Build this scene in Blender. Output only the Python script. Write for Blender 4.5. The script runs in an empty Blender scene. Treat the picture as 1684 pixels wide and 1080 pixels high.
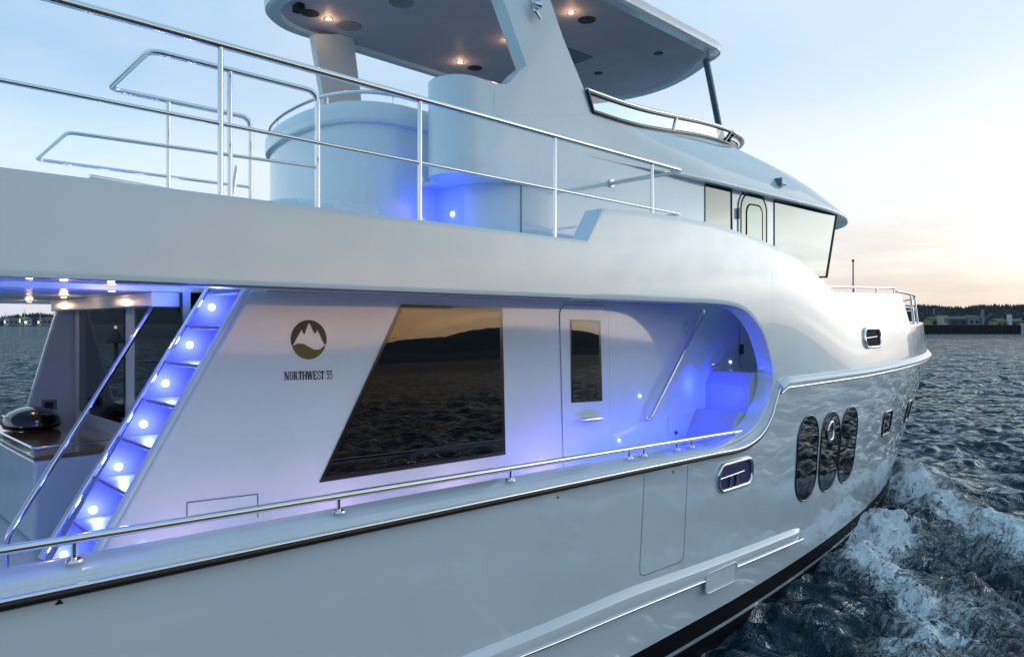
import bpy, bmesh, math, random
import numpy as np
from mathutils import Vector, Matrix, noise, geometry
random.seed(7); rng = np.random.RandomState(5)
R = math.radians
# ------------------------------------------------------------------ camera
H = 3.7                      # eye height above the water
TH = R(45.3); CT, ST = math.cos(TH), math.sin(TH); F = 1185.0; CX, CY = 842.0, 532.0
sc = bpy.context.scene; COL = sc.collection
cam_d = bpy.data.cameras.new('camera'); cam = bpy.data.objects.new('camera', cam_d); COL.objects.link(cam)
cam.location = (0, 0, H)
cam.rotation_euler = Vector((CT, ST, 0)).to_track_quat('-Z', 'Y').to_euler()
cam_d.sensor_width = 36; cam_d.lens = 36*F/1684.0; cam_d.shift_y = -8/1684.0
cam_d.clip_start = .05; cam_d.clip_end = 60000
sc.camera = cam
sc.render.engine = 'CYCLES'
sc.render.resolution_x, sc.render.resolution_y = 1024, 656
sc.view_settings.view_transform = 'Standard'; sc.view_settings.look = 'None'
sc.view_settings.exposure = 0.12; sc.view_settings.gamma = 1
# ------------------------------------------------------------------ world: dusk sky with the glow low ahead of the bow
AZ = R(-25); SX, SY = math.cos(AZ), math.sin(AZ)
w = bpy.data.worlds.new('World'); sc.world = w; w.use_nodes = True
nt = w.node_tree; N = nt.nodes; L = nt.links; N.clear()
def nd(t, **k):
    n = N.new(t)
    for a, b in k.items(): setattr(n, a, b)
    return n
def mth(op, a, b=None, cl=False):
    n = nd('ShaderNodeMath', operation=op); n.use_clamp = cl
    for i, v in enumerate((a, b)):
        if v is None: continue
        if isinstance(v, (int, float)): n.inputs[i].default_value = v
        else: L.new(v, n.inputs[i])
    return n.outputs[0]
def ramp(stops, fac, ip='EASE'):
    n = nd('ShaderNodeValToRGB'); cr = n.color_ramp; cr.interpolation = ip
    while len(cr.elements) < len(stops): cr.elements.new(.5)
    for e, (p, c) in zip(cr.elements, stops): e.position = p; e.color = (*c, 1)
    L.new(fac, n.inputs[0]); return n.outputs[0]
def mixc(f, a, b, mode='MIX'):
    n = nd('ShaderNodeMix', data_type='RGBA', blend_type=mode)
    if isinstance(f, (int, float)): n.inputs[0].default_value = f
    else: L.new(f, n.inputs[0])
    for i, v in ((6, a), (7, b)):
        if isinstance(v, tuple): n.inputs[i].default_value = (*v, 1)
        else: L.new(v, n.inputs[i])
    return n.outputs[2]
tc = nd('ShaderNodeTexCoord'); sp = nd('ShaderNodeSeparateXYZ'); L.new(tc.outputs['Generated'], sp.inputs[0])
X_, Y_, Z_ = sp.outputs
el = mth('MAXIMUM', Z_, 0.0)
hz = mth('SQRT', mth('MAXIMUM', mth('SUBTRACT', 1.0, mth('MULTIPLY', Z_, Z_)), 1e-4))
cosaz = mth('DIVIDE', mth('ADD', mth('MULTIPLY', X_, SX), mth('MULTIPLY', Y_, SY)), hz)
glow = mth('POWER', mth('MULTIPLY', mth('ADD', cosaz, 1.0), .5, True), 28.0)
cosw = mth('DIVIDE', mth('ADD', mth('MULTIPLY', X_, math.cos(R(-10))), mth('MULTIPLY', Y_, math.sin(R(-10)))), hz)
glow_w = mth('POWER', mth('MULTIPLY', mth('ADD', cosw, 1.0), .5, True), 5.0)
cosor = mth('DIVIDE', mth('ADD', mth('MULTIPLY', X_, math.cos(R(-50))), mth('MULTIPLY', Y_, math.sin(R(-50)))), hz)
glow_or = mth('POWER', mth('MULTIPLY', mth('ADD', cosor, 1.0), .5, True), 24.0)
mp = nd('ShaderNodeMapping'); mp.inputs['Scale'].default_value = (1.3, 1.3, 9.0); L.new(tc.outputs['Generated'], mp.inputs[0])
nz = nd('ShaderNodeTexNoise'); nz.inputs['Scale'].default_value = 2.2; nz.inputs['Detail'].default_value = 7; nz.inputs['Roughness'].default_value = .55; nz.inputs['Distortion'].default_value = .5
L.new(mp.outputs[0], nz.inputs[0])
cl = nd('ShaderNodeMapRange'); cl.inputs[1].default_value = .43; cl.inputs[2].default_value = .60; L.new(nz.outputs[0], cl.inputs[0]); cloud = cl.outputs[0]
mp2 = nd('ShaderNodeMapping'); mp2.inputs['Scale'].default_value = (1.6, 1.6, 3.2); mp2.inputs['Location'].default_value = (3, 1, .4); L.new(tc.outputs['Generated'], mp2.inputs[0])
nz2 = nd('ShaderNodeTexNoise'); nz2.inputs['Scale'].default_value = 1.7; nz2.inputs['Detail'].default_value = 6; L.new(mp2.outputs[0], nz2.inputs[0])
cl2 = nd('ShaderNodeMapRange'); cl2.inputs[1].default_value = .42; cl2.inputs[2].default_value = .7; L.new(nz2.outputs[0], cl2.inputs[0])
G = ramp([(0, (3.0, 2.4, 1.8)), (.04, (4.1, 3.9, 3.4)), (.10, (3.9, 4.1, 4.1)), (.2, (1.65, 1.85, 2.0)), (.36, (.80, .98, 1.1)), (1, (.24, .56, .80))], el)
Wd = ramp([(0, (.80, .55, .40)), (.035, (.86, .68, .50)), (.085, (.95, .88, .74)), (.16, (.98, .99, .97)), (.37, (.72, .84, .94)), (.6, (.36, .64, .88)), (1, (.24, .56, .80))], el)
O = ramp([(0, (3.4, 1.3, .22)), (.05, (3.9, 1.9, .42)), (.11, (2.4, 1.4, .50)), (.2, (.62, .62, .50)), (.4, (.22, .40, .55)), (1, (.24, .56, .80))], el)
B = ramp([(0, (.66, .70, .80)), (.08, (.66, .79, .93)), (.18, (.66, .84, 1.0)), (.32, (.33, .57, .83)), (.6, (.30, .62, .88)), (1, (.24, .56, .80))], el)
ydim = nd('ShaderNodeMapRange'); ydim.interpolation_type = 'SMOOTHSTEP'; ydim.inputs[1].default_value = -.8; ydim.inputs[2].default_value = .35; ydim.inputs[3].default_value = .72; ydim.inputs[4].default_value = 1.0; L.new(Y_, ydim.inputs[0])
yt = mixc(ydim.outputs[0], (.0, .18, .38), (1, 1, 1))
B = mixc(1.0, B, yt, 'MULTIPLY')
B = mixc(glow_w, B, Wd)
B = mixc(glow_or, B, O)
sky = mixc(glow, B, G)
band = mth('SUBTRACT', 1.0, mth('MULTIPLY', el, 4.5), True)
sky = mixc(mth('MULTIPLY', mth('MULTIPLY', mth('MULTIPLY', cloud, band), mth('ADD', mth('MULTIPLY', glow_w, .8), .2, True)), .95), sky, (.70, .62, .58))
sky = mixc(mth('MULTIPLY', cl2.outputs[0], .30), sky, (.98, .93, .97))
below = nd('ShaderNodeMapRange'); below.inputs[1].default_value = -.02; below.inputs[2].default_value = 0; L.new(Z_, below.inputs[0])
sky = mixc(below.outputs[0], (.03, .05, .07), sky)
bg = nd('ShaderNodeBackground'); L.new(sky, bg.inputs[0]); bg.inputs[1].default_value = 1.0
wo = nd('ShaderNodeOutputWorld'); L.new(bg.outputs[0], wo.inputs[0])
# low afterglow sun, very soft
sd = bpy.data.lights.new('sun', 'SUN'); sd.energy = .25; sd.angle = R(45); sd.color = (1, .86, .68)
sun = bpy.data.objects.new('sun', sd); COL.objects.link(sun)
sun.rotation_euler = Vector((-math.cos(R(-24))*math.cos(R(8)), -math.sin(R(-24))*math.cos(R(8)), -math.sin(R(8)))).to_track_quat('-Z', 'Y').to_euler()
sun.location = (40, -12, 12)

# ------------------------------------------------------------------ measuring helpers: photo direction -> place on a real surface
def ray(px, py):
    u = (px-CX)/F; return (CT+u*ST, ST-u*CT, -(py-CY)/F)
def P(px, py, y):            # on a lengthwise plane y
    a, b, c = ray(px, py); Z = y/b; return Vector((a*Z, y, H+c*Z))
def PX(px, py, x):           # on a crosswise plane x
    a, b, c = ray(px, py); Z = x/a; return Vector((x, b*Z, H+c*Z))
def PZ(px, py, z):           # on a level plane
    a, b, c = ray(px, py); Z = (z-H)/c; return Vector((a*Z, b*Z, z))
YC = 7.1
def HY(x, z):                # starboard shell of the hull
    k = z/2.95; kk = min(max(k, 0), 1)
    y0 = 4.33-.13*kk**.8
    xs = 6.0+2.6*kk
    xt = 21.6+1.25*kk-.6*max(k-1, 0)
    p = 2.55+.75*kk**1.2
    if k > 1:
        q = min(1, max(0, (x-8.9)/3.4)); y0 += .10*(z-2.95)*q*q*(3-2*q)
    if k < 0: y0 += -k*.9
    t = min(max((x-xs)/(xt-xs), 0), 1)
    return y0+(YC-y0)*t**p
def tip(z):
    k = z/2.95; kk = min(max(k, 0), 1); return 21.6+1.25*kk-.6*max(k-1, 0)+(k*2.5 if k < 0 else 0)
def hit(px, py):             # first point of the hull along a view direction
    a, b, c = ray(px, py); lo = 3.5/b
    Z = lo
    while Z < 40:
        if b*Z >= HY(a*Z, H+c*Z): break
        Z += .05
    l, h = Z-.05, Z
    for _ in range(20):
        m = (l+h)/2
        if b*m >= HY(a*m, H+c*m): h = m
        else: l = m
    return Vector((a*h, b*h, H+c*h))

# ------------------------------------------------------------------ materials
def mat(name, col, rough=.5, metal=0, ior=1.5, coat=0, emit=None, es=0, build=None):
    m = bpy.data.materials.new(name); m.use_nodes = True
    b = m.node_tree.nodes['Principled BSDF']
    b.inputs['Base Color'].default_value = (*col, 1); b.inputs['Roughness'].default_value = rough
    b.inputs['Metallic'].default_value = metal; b.inputs['IOR'].default_value = ior
    b.inputs['Coat Weight'].default_value = coat; b.inputs['Coat Roughness'].default_value = .03
    if emit: b.inputs['Emission Color'].default_value = (*emit, 1); b.inputs['Emission Strength'].default_value = es
    if build: build(m.node_tree, b)
    return m
def n_noise(t, scale, detail=4, rough=.55, vec=None, dist=0, stretch=None):
    n = t.nodes.new('ShaderNodeTexNoise'); n.inputs['Scale'].default_value = scale; n.inputs['Detail'].default_value = detail
    n.inputs['Roughness'].default_value = rough; n.inputs['Distortion'].default_value = dist
    tc = t.nodes.new('ShaderNodeTexCoord'); src = tc.outputs['Object']
    if stretch:
        mp = t.nodes.new('ShaderNodeMapping'); mp.inputs['Scale'].default_value = stretch; t.links.new(src, mp.inputs[0]); src = mp.outputs[0]
    t.links.new(src, n.inputs['Vector']); return n.outputs[0]
def n_ramp(t, fac, stops, ip='LINEAR'):
    r = t.nodes.new('ShaderNodeValToRGB'); cr = r.color_ramp; cr.interpolation = ip
    while len(cr.elements) < len(stops): cr.elements.new(.5)
    for e, (p, c) in zip(cr.elements, stops): e.position = p; e.color = (*c, 1)
    t.links.new(fac, r.inputs[0]); return r.outputs[0]
def n_bump(t, b, h, strength, dist):
    n = t.nodes.new('ShaderNodeBump'); n.inputs['Strength'].default_value = strength; n.inputs['Distance'].default_value = dist
    t.links.new(h, n.inputs['Height']); t.links.new(n.outputs[0], b.inputs['Normal']); return n
def gel(scale=.55, d=.004, tint=(.69, .79, .83), lo=.92):
    def f(t, b):
        a = n_noise(t, scale, 3, .5)
        n_bump(t, b, a, 1, d)
        c = n_noise(t, 1.3, 5, .6)
        t.links.new(n_ramp(t, c, [(.3, tuple(v*lo for v in tint)), (.7, tint)]), b.inputs['Base Color'])
        r = n_noise(t, 3.1, 4, .6)
        mr = t.nodes.new('ShaderNodeMapRange'); mr.inputs[1].default_value = .3; mr.inputs[2].default_value = .75
        mr.inputs[3].default_value = b.inputs['Roughness'].default_value*.7; mr.inputs[4].default_value = b.inputs['Roughness'].default_value*1.4
        t.links.new(r, mr.inputs[0]); t.links.new(mr.outputs[0], b.inputs['Roughness'])
    return f
M = {}
M['gel'] = mat('gelcoat_white', (.8, .8, .8), .20, ior=1.6, coat=.6, build=gel())
M['gel_gloss'] = mat('gelcoat_polished', (.8, .8, .8), .07, ior=1.5, coat=.35, build=gel())
M['gel_soft'] = mat('gelcoat_satin', (.8, .8, .8), .28, build=gel(1.1, .004))
def hullf(t, b):
    # antifouling and boot stripe are painted on by height above the waterline
    tc = t.nodes.new('ShaderNodeTexCoord'); s = t.nodes.new('ShaderNodeSeparateXYZ'); t.links.new(tc.outputs['Object'], s.inputs[0])
    z = s.outputs[2]
    # stripe sweeps up towards the bow
    mr = t.nodes.new('ShaderNodeMapRange'); mr.inputs[1].default_value = 8; mr.inputs[2].default_value = 19; mr.inputs[3].default_value = 0; mr.inputs[4].default_value = -.18
    t.links.new(s.outputs[0], mr.inputs[0])
    ad = t.nodes.new('ShaderNodeMath'); ad.operation = 'ADD'; t.links.new(z, ad.inputs[0]); t.links.new(mr.outputs[0], ad.inputs[1])
    sc_ = t.nodes.new('ShaderNodeMath'); sc_.operation = 'ADD'; t.links.new(ad.outputs[0], sc_.inputs[0]); sc_.inputs[1].default_value = .2
    g = n_noise(t, .6, 4, .6)
    white = n_ramp(t, g, [(.3, (.62, .72, .77)), (.7, (.68, .78, .83))])
    paint = n_ramp(t, sc_.outputs[0], [(0, (.004, .005, .008)), (.30, (.55, .56, .57)), (.345, (.004, .005, .008)), (.56, (1, 1, 1))], 'CONSTANT')
    mx = t.nodes.new('ShaderNodeMix'); mx.data_type = 'RGBA'; mx.blend_type = 'MULTIPLY'; mx.inputs[0].default_value = 1
    t.links.new(paint, mx.inputs[6]); t.links.new(white, mx.inputs[7]); t.links.new(mx.outputs[2], b.inputs['Base Color'])
    lum = t.nodes.new('ShaderNodeRGBToBW'); t.links.new(paint, lum.inputs[0])
    for nm, lo_, hi_ in (('Coat Weight', 0, 1.0), ('Roughness', .55, .06), ('Specular IOR Level', .06, .5)):
        q = t.nodes.new('ShaderNodeMapRange'); q.inputs[1].default_value = 0; q.inputs[2].default_value = .5; q.inputs[3].default_value = lo_; q.inputs[4].default_value = hi_
        t.links.new(lum.outputs[0], q.inputs[0]); t.links.new(q.outputs[0], b.inputs[nm])
    a = n_noise(t, .7, 2, .5); n_bump(t, b, a, 1, .006)
M['hull'] = mat('hull_paint', (.8, .8, .8), .06, ior=1.65, coat=1.0, build=hullf)
M['cap'] = mat('cap_rail_gelcoat', (.8, .8, .8), .18, coat=.5, build=gel(2, .002, (.68, .75, .79)))
def steel(t, b):
    r = n_noise(t, 9, 4, .6)
    mr = t.nodes.new('ShaderNodeMapRange'); mr.inputs[3].default_value = .04; mr.inputs[4].default_value = .16
    t.links.new(r, mr.inputs[0]); t.links.new(mr.outputs[0], b.inputs['Roughness'])
M['steel'] = mat('polished_steel', (.78, .79, .80), .08, 1, build=steel)
M['dark_steel'] = mat('dark_steel', (.16, .15, .15), .16, 1)
M['black'] = mat('black_rubber', (.012, .012, .013), .35)
M['frame'] = mat('black_window_frame', (.006, .006, .007), .15, coat=.5)
def glassf(t, b):
    a = n_noise(t, .8, 2, .5); n_bump(t, b, a, 1, .0015)
M['glass'] = mat('tinted_glass', (.004, .004, .005), .012, ior=1.64, build=glassf)
M['glass_hi'] = mat('mirror_tinted_glass', (.125, .14, .13), .015, 1.0, build=glassf)
M['trim'] = mat('matt_black_trim', (.01, .01, .012), .75, ior=1.25)
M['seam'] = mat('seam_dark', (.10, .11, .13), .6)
M['gold'] = mat('chrome_warm', (.8, .72, .6), .1, 1)
M['blue_lamp'] = mat('blue_led', (.2, .25, 1), .3, emit=(.30, .38, 1), es=14)
M['warm_lamp'] = mat('warm_downlight', (1, .8, .5), .3, emit=(1, .66, .30), es=14)
M['warm_soft'] = mat('warm_downlight_dim', (1, .8, .5), .3, emit=(1, .66, .30), es=3)
M['grill'] = mat('speaker_grill', (.03, .03, .035), .7)
M['grill_pale'] = mat('speaker_grill_pale', (.25, .24, .26), .7)
def teak(t, b):
    a = n_noise(t, 3, 6, .6, stretch=(1, 14, 1))
    t.links.new(n_ramp(t, a, [(.3, (.20, .11, .05)), (.7, (.36, .22, .11))]), b.inputs['Base Color'])
M['stair'] = mat('satin_grey_gelcoat', (.3, .3, .33), .42, ior=1.3, build=gel(1.1, .003, (.20, .20, .24)))
M['step'] = mat('step_gelcoat', (.5, .5, .5), .35, build=gel(1.1, .003, (.46, .48, .52)))
M['teak'] = mat('varnished_teak', (.3, .18, .09), .18, coat=.8, build=teak)
M['logo_dark'] = mat('logo_brown', (.022, .016, .013), .35)
M['logo_olive'] = mat('logo_olive', (.085, .075, .012), .35)
M['pole'] = mat('dark_blue_steel', (.12, .20, .26), .2, .8)
M['clear'] = mat('clear_glass', (.8, .9, .9), .0, ior=1.45)
b_ = M['clear'].node_tree.nodes['Principled BSDF']; b_.inputs['Transmission Weight'].default_value = 1
M['cush'] = mat('dark_upholstery', (.03, .03, .035), .6)
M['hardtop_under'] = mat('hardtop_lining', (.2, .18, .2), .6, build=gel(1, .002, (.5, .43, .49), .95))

# ------------------------------------------------------------------ mesh helpers
class MB:
    def __init__(s): s.v = []; s.f = []; s.mi = []
    def grid(s, rows, closed=False, flip=False):
        b = len(s.v); n = len(rows[0])
        for r in rows: s.v += [tuple(p) for p in r]
        for i in range(len(rows)-1):
            for j in range(n if closed else n-1):
                a = b+i*n+j; c = b+i*n+(j+1) % n; d = b+(i+1)*n+(j+1) % n; e = b+(i+1)*n+j
                s.f.append((a, e, d, c) if flip else (a, c, d, e))
        return s
    def poly(s, pts):
        b = len(s.v); s.v += [tuple(p) for p in pts]; s.f.append(tuple(range(b, b+len(pts)))); return s
    def box(s, lo, hi):
        x0, y0, z0 = lo; x1, y1, z1 = hi
        b = len(s.v); s.v += [(x0,y0,z0),(x1,y0,z0),(x1,y1,z0),(x0,y1,z0),(x0,y0,z1),(x1,y0,z1),(x1,y1,z1),(x0,y1,z1)]
        s.f += [tuple(b+i for i in q) for q in ((0,3,2,1),(4,5,6,7),(0,1,5,4),(1,2,6,5),(2,3,7,6),(3,0,4,7))]; return s
    def prism(s, outline, vec):      # outline: closed list of 3D points, extruded by vec
        n = len(outline); b = len(s.v); v = Vector(vec)
        s.v += [tuple(p) for p in outline]+[tuple(Vector(p)+v) for p in outline]
        tris = geometry.tessellate_polygon([[Vector(p) for p in outline]])
        for t in tris: s.f.append((b+t[0], b+t[1], b+t[2])); s.f.append((b+n+t[2], b+n+t[1], b+n+t[0]))
        for i in range(n): j = (i+1) % n; s.f.append((b+i, b+j, b+n+j, b+n+i))
        return s
    def flat(s, outline):
        b = len(s.v); s.v += [tuple(p) for p in outline]
        for t in geometry.tessellate_polygon([[Vector(p) for p in outline]]): s.f.append((b+t[0], b+t[1], b+t[2]))
        return s
    def tube(s, pts, r, seg=12, closed=False, cap=True, sq=None):
        pts = [Vector(p) for p in pts]; n = len(pts); rows = []
        prev = None
        for i in range(n):
            if closed: t = (pts[(i+1) % n]-pts[i-1]).normalized()
            else: t = (pts[min(i+1, n-1)]-pts[max(i-1, 0)]).normalized()
            if prev is None:
                up = Vector((0, 0, 1)) if abs(t.z) < .9 else Vector((0, 1, 0))
                a = t.cross(up).normalized()
            else:
                a = (prev-t*prev.dot(t)).normalized()
            prev = a; bb = t.cross(a)
            k = 1.0
            if 0 < i < n-1 or closed:
                t1 = (pts[i]-pts[i-1]).normalized(); k = 1/max(.5, math.sqrt(max(0, (1+t1.dot((pts[(i+1) % n]-pts[i]).normalized()))/2)))
            rr = r[i] if isinstance(r, (list, tuple)) else r
            rows.append([pts[i]+(a*math.cos(q*2*math.pi/seg)+bb*math.sin(q*2*math.pi/seg))*rr*(1 if k < 1.02 else 1) for q in range(seg)])
        if closed: rows.append(rows[0])
        s.grid(rows, closed=True)
        if cap and not closed: s.poly(rows[0][::-1]); s.poly(rows[-1])
        return s
    def disc(s, c, n, r, th=.01, seg=20):
        c = Vector(c); n = Vector(n).normalized(); a = n.orthogonal().normalized(); b = n.cross(a)
        o = [c+(a*math.cos(i*2*math.pi/seg)+b*math.sin(i*2*math.pi/seg))*r for i in range(seg)]
        return s.prism(o, n*th)
def fillet(pts, r, n=5):
    pts = [Vector(p) for p in pts]; out = [pts[0]]
    for i in range(1, len(pts)-1):
        a, b, c = pts[i-1], pts[i], pts[i+1]
        d1 = min(r, (a-b).length*.45); d2 = min(r, (c-b).length*.45)
        p = b+(a-b).normalized()*d1; q = b+(c-b).normalized()*d2
        for k in range(n+1):
            t = k/n; out.append(p*(1-t)**2+b*2*t*(1-t)+q*t*t)
    out.append(pts[-1]); return out
def stadium(cx, cz, hw, hh, r, n=6):
    o = []
    for (sx, sz, a0) in ((1, 1, 0), (-1, 1, 90), (-1, -1, 180), (1, -1, 270)):
        for k in range(n+1):
            a = R(a0+90*k/n); o.append((cx+sx*(hw-r)+math.cos(a)*r, cz+sz*(hh-r)+math.sin(a)*r))
    return o
def finish(name, mb, m, parent=None, smooth=None, bevel=0, solid=None, weld=True):
    me = bpy.data.meshes.new(name); me.from_pydata(mb.v, [], mb.f); me.update()
    bm = bmesh.new(); bm.from_mesh(me)
    if weld: bmesh.ops.remove_doubles(bm, verts=bm.verts, dist=.0004)
    if solid is None: bmesh.ops.recalc_face_normals(bm, faces=bm.faces)
    bm.to_mesh(me); bm.free()
    me.materials.append(m if not isinstance(m, str) else M[m])
    o = bpy.data.objects.new(name, me); COL.objects.link(o)
    if smooth is not None:
        for p in me.polygons: p.use_smooth = True
        if smooth < 180:
            bm = bmesh.new(); bm.from_mesh(me)
            for e in bm.edges:
                if len(e.link_faces) == 2 and e.calc_face_angle(0) > R(smooth): e.smooth = False
            bm.to_mesh(me); bm.free()
    if solid:
        md = o.modifiers.new('thickness', 'SOLIDIFY'); md.thickness = abs(solid); md.offset = -1 if solid > 0 else 1; md.use_even_offset = False
    if bevel:
        md = o.modifiers.new('edge', 'BEVEL'); md.width = bevel; md.segments = 3; md.limit_method = 'ANGLE'; md.angle_limit = R(40)
        md.harden_normals = False
    if parent is not None: attach(o, parent)
    return o
def attach(o, parent):
    o.parent = parent
    q = parent
    off = Matrix.Identity(4)
    while q is not None:
        if q.type == 'EMPTY': off = Matrix.Translation(-q.location)
        q = q.parent
    if parent.type == 'EMPTY': o.matrix_parent_inverse = off
def thing(name, label, cat, loc, group=None):
    o = bpy.data.objects.new(name, None); o.empty_display_size = .3; COL.objects.link(o); o.location = loc
    o['label'] = label; o['category'] = cat
    if group: o['group'] = group
    return o
def tag(o, label, cat, group=None):
    o['label'] = label; o['category'] = cat
    if group: o['group'] = group
    return o
def structure(o): o['kind'] = 'structure'; return o
def lamp(name, loc, col, power, parent=None, r=.03, spot=None, aim=None, lamp_of=None):
    d = bpy.data.lights.new(name, 'SPOT' if spot else 'POINT'); d.energy = power; d.color = col; d.shadow_soft_size = r
    if spot: d.spot_size = R(spot); d.spot_blend = .8
    o = bpy.data.objects.new(name, d); COL.objects.link(o); o.location = loc
    if aim is not None: o.rotation_euler = Vector(aim).to_track_quat('-Z', 'Y').to_euler()
    if parent is not None: attach(o, parent)
    return o
BLUE = (.004, .010, 1.0)

yacht = thing('motor_yacht', 'large white motor yacht with blue lit stairs and side deck, filling the foreground', 'yacht', (9, YC, 0))

# ================================================================== HULL
RUBF = 2.92                                     # forward knuckle height
def rub_aft(x): return H-1.318-.0205*x
curveR = [P(px, py, 4.19) for px, py in ((1180, 745), (1215, 737), (1240, 723), (1255, 706), (1266, 684), (1273, 660), (1278, 643), (1284, 633))]
curveE = [P(px, py, 4.2) for px, py in ((1150, 741), (1192, 731), (1226, 714), (1245, 697), (1257, 676), (1266, 655), (1270, 636), (1270.5, 616))]
def interp(pts, x, key=0, val=2):
    if x <= pts[0][key]: return pts[0][val]
    for a, b in zip(pts, pts[1:]):
        if x <= b[key]:
            t = (x-a[key])/max(1e-6, b[key]-a[key]); return a[val]*(1-t)+b[val]*t
    return pts[-1][val]
def smooth_curve(pts, n=40):
    # Catmull-Rom
    out = []; p = [pts[0]*2-pts[1]]+list(pts)+[pts[-1]*2-pts[-2]]
    m = len(pts)-1
    for k in range(n+1):
        t = k/n*m; i = min(int(t), m-1); u = t-i
        a, b, c, d = p[i], p[i+1], p[i+2], p[i+3]
        out.append(.5*((2*b)+(-a+c)*u+(2*a-5*b+4*c-d)*u*u+(-a+3*b-3*c+d)*u**3))
    return out
curveR = [Vector((7.6, 4.19, rub_aft(7.6)))]+curveR[0:]
curveR = [p for i, p in enumerate(curveR) if i == 0 or p.x > 7.7]
cR = smooth_curve(curveR, 44)
XR = cR[-1].x
cR[-1].z = RUBF
def hull_top(x): return rub_aft(x) if x < 7.6 else (interp(cR, x) if x < XR else RUBF+.012*max(0, x-12)**1.1)
xs = list(np.linspace(-5.2, 7.6, 40))+[p.x for p in cR[1:]]+list(np.linspace(XR+.1, 22.84, 90))
zt_n = 34
rows = []
def warp(x, z):              # columns bunch so that the last one follows the raked stem
    x1 = tip(z); x0 = 9.2
    if x <= x0: return x
    return x0+(x-x0)/(22.84-x0)*(x1-x0)
for x in xs:
    zt = hull_top(x); row = []
    for j in range(zt_n):
        t = j/(zt_n-1); z = -1.0+(zt+1.0)*t
        xx = warp(x, z); row.append((xx, HY(xx, z), z))
    rows.append(row)
mb = MB(); mb.grid(rows); mb.grid([[(p[0], 2*YC-p[1], p[2]) for p in r] for r in rows], flip=True)
mb.poly([rows[0][j] for j in range(zt_n)]+[(rows[0][j][0], 2*YC-rows[0][j][1], rows[0][j][2]) for j in range(zt_n-1, -1, -1)])
hull = finish('hull', mb, 'hull', yacht, smooth=40)

# cap moulding from the rub rail up to the walkway opening, both sides run aft
E0 = [Vector((x, 4.21, rub_aft(x)+.05)) for x in np.linspace(-5.2, 7.2, 30)]
cE = smooth_curve([Vector((7.35, 4.21, rub_aft(7.35)+.05))]+[p for p in curveE[1:]], 40)
R0 = [Vector((x, 4.19, rub_aft(x))) for x in np.linspace(-5.2, 7.2, 30)]
pathE = E0+cE; pathR = R0+[cR[0]*0+Vector((7.35, 4.19, rub_aft(7.35)))]+smooth_curve([Vector((7.35, 4.19, rub_aft(7.35)))]+curveR[1:], 40)[1:]
rowsC = []
for e, r in zip(pathE, pathR):
    d = (e-r); dn = d.normalized()
    rowsC.append([r+Vector((0, .012, 0)), r+d*.15+Vector((0, -.022, 0)), r+d*.38+Vector((0, -.022, 0)), r+d*.5+Vector((0, .008, 0)), r+d*.9+Vector((0, 0, 0)),
                  e+Vector((0, .006, 0))+dn*.003, e+Vector((0, .03, 0))+dn*.012, e+Vector((0, .15, 0))+dn*.045, e+Vector((0, .19, 0))+dn*.047, e+Vector((0, .20, 0))-dn*.02+Vector((0, 0, -.05 if e.x < 7.4 else 0)), e+Vector((0, .2, 0))+Vector((0, 0, -.5 if e.x < 7.9 else 0))])
cap = finish('cap_rail', MB().grid(rowsC), 'cap', yacht, smooth=24)
# port cap, simple
finish('cap_rail', MB().grid([[(p[0], 2*YC-p[1], p[2]) for p in r] for r in rowsC[:34]], flip=True), 'cap', yacht, smooth=50)

# rub rail: black rubber bed with a polished strip, then the white knuckle forward
rubpath = [Vector((p.x, p.y-.012, p.z)) for p in pathR]
finish('rub_rail', MB().tube([p+Vector((0, .004, -.020)) for p in rubpath], .030, 10), 'black', yacht, smooth=60)
finish('rub_strip', MB().tube([p+Vector((0, -.016, .004)) for p in rubpath], .0165, 10), 'steel', yacht, smooth=60)
def knuckle(x, off=0, dz=0):
    z = hull_top(x)+dz
    xx = warp(x, z); return Vector((xx, HY(xx, z)-off, z))
kx = list(np.linspace(XR-.07, 22.83, 80))
def outward(x, z, off):
    e = .01; y0 = HY(x, z); dy = (HY(x+e, z)-HY(x-e, z))/(2*e)
    n = Vector((dy, -1, 0)).normalized(); return Vector((x, y0, z))+n*off
rk = []
for x in kx:
    c = []
    for o, dz in ((-.02, -.075), (.045, -.06), (.085, -.03), (.09, .01), (.06, .05), (.03, .075), (-.02, .085)):
        z = hull_top(x)+dz; xx = warp(x, hull_top(x)); c.append(outward(xx, z, o))
    rk.append(c)
kn = finish('bow_knuckle', MB().poly(rk[0]).grid(rk).grid([[(p.x, 2*YC-p.y, p.z) for p in r] for r in rk], flip=True), 'cap', yacht, smooth=40)
finish('knuckle_strip', MB().tube([outward(warp(x, hull_top(x)), hull_top(x)-.055, .055) for x in kx[:-3]], .014, 8), 'steel', kn, smooth=60)

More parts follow.
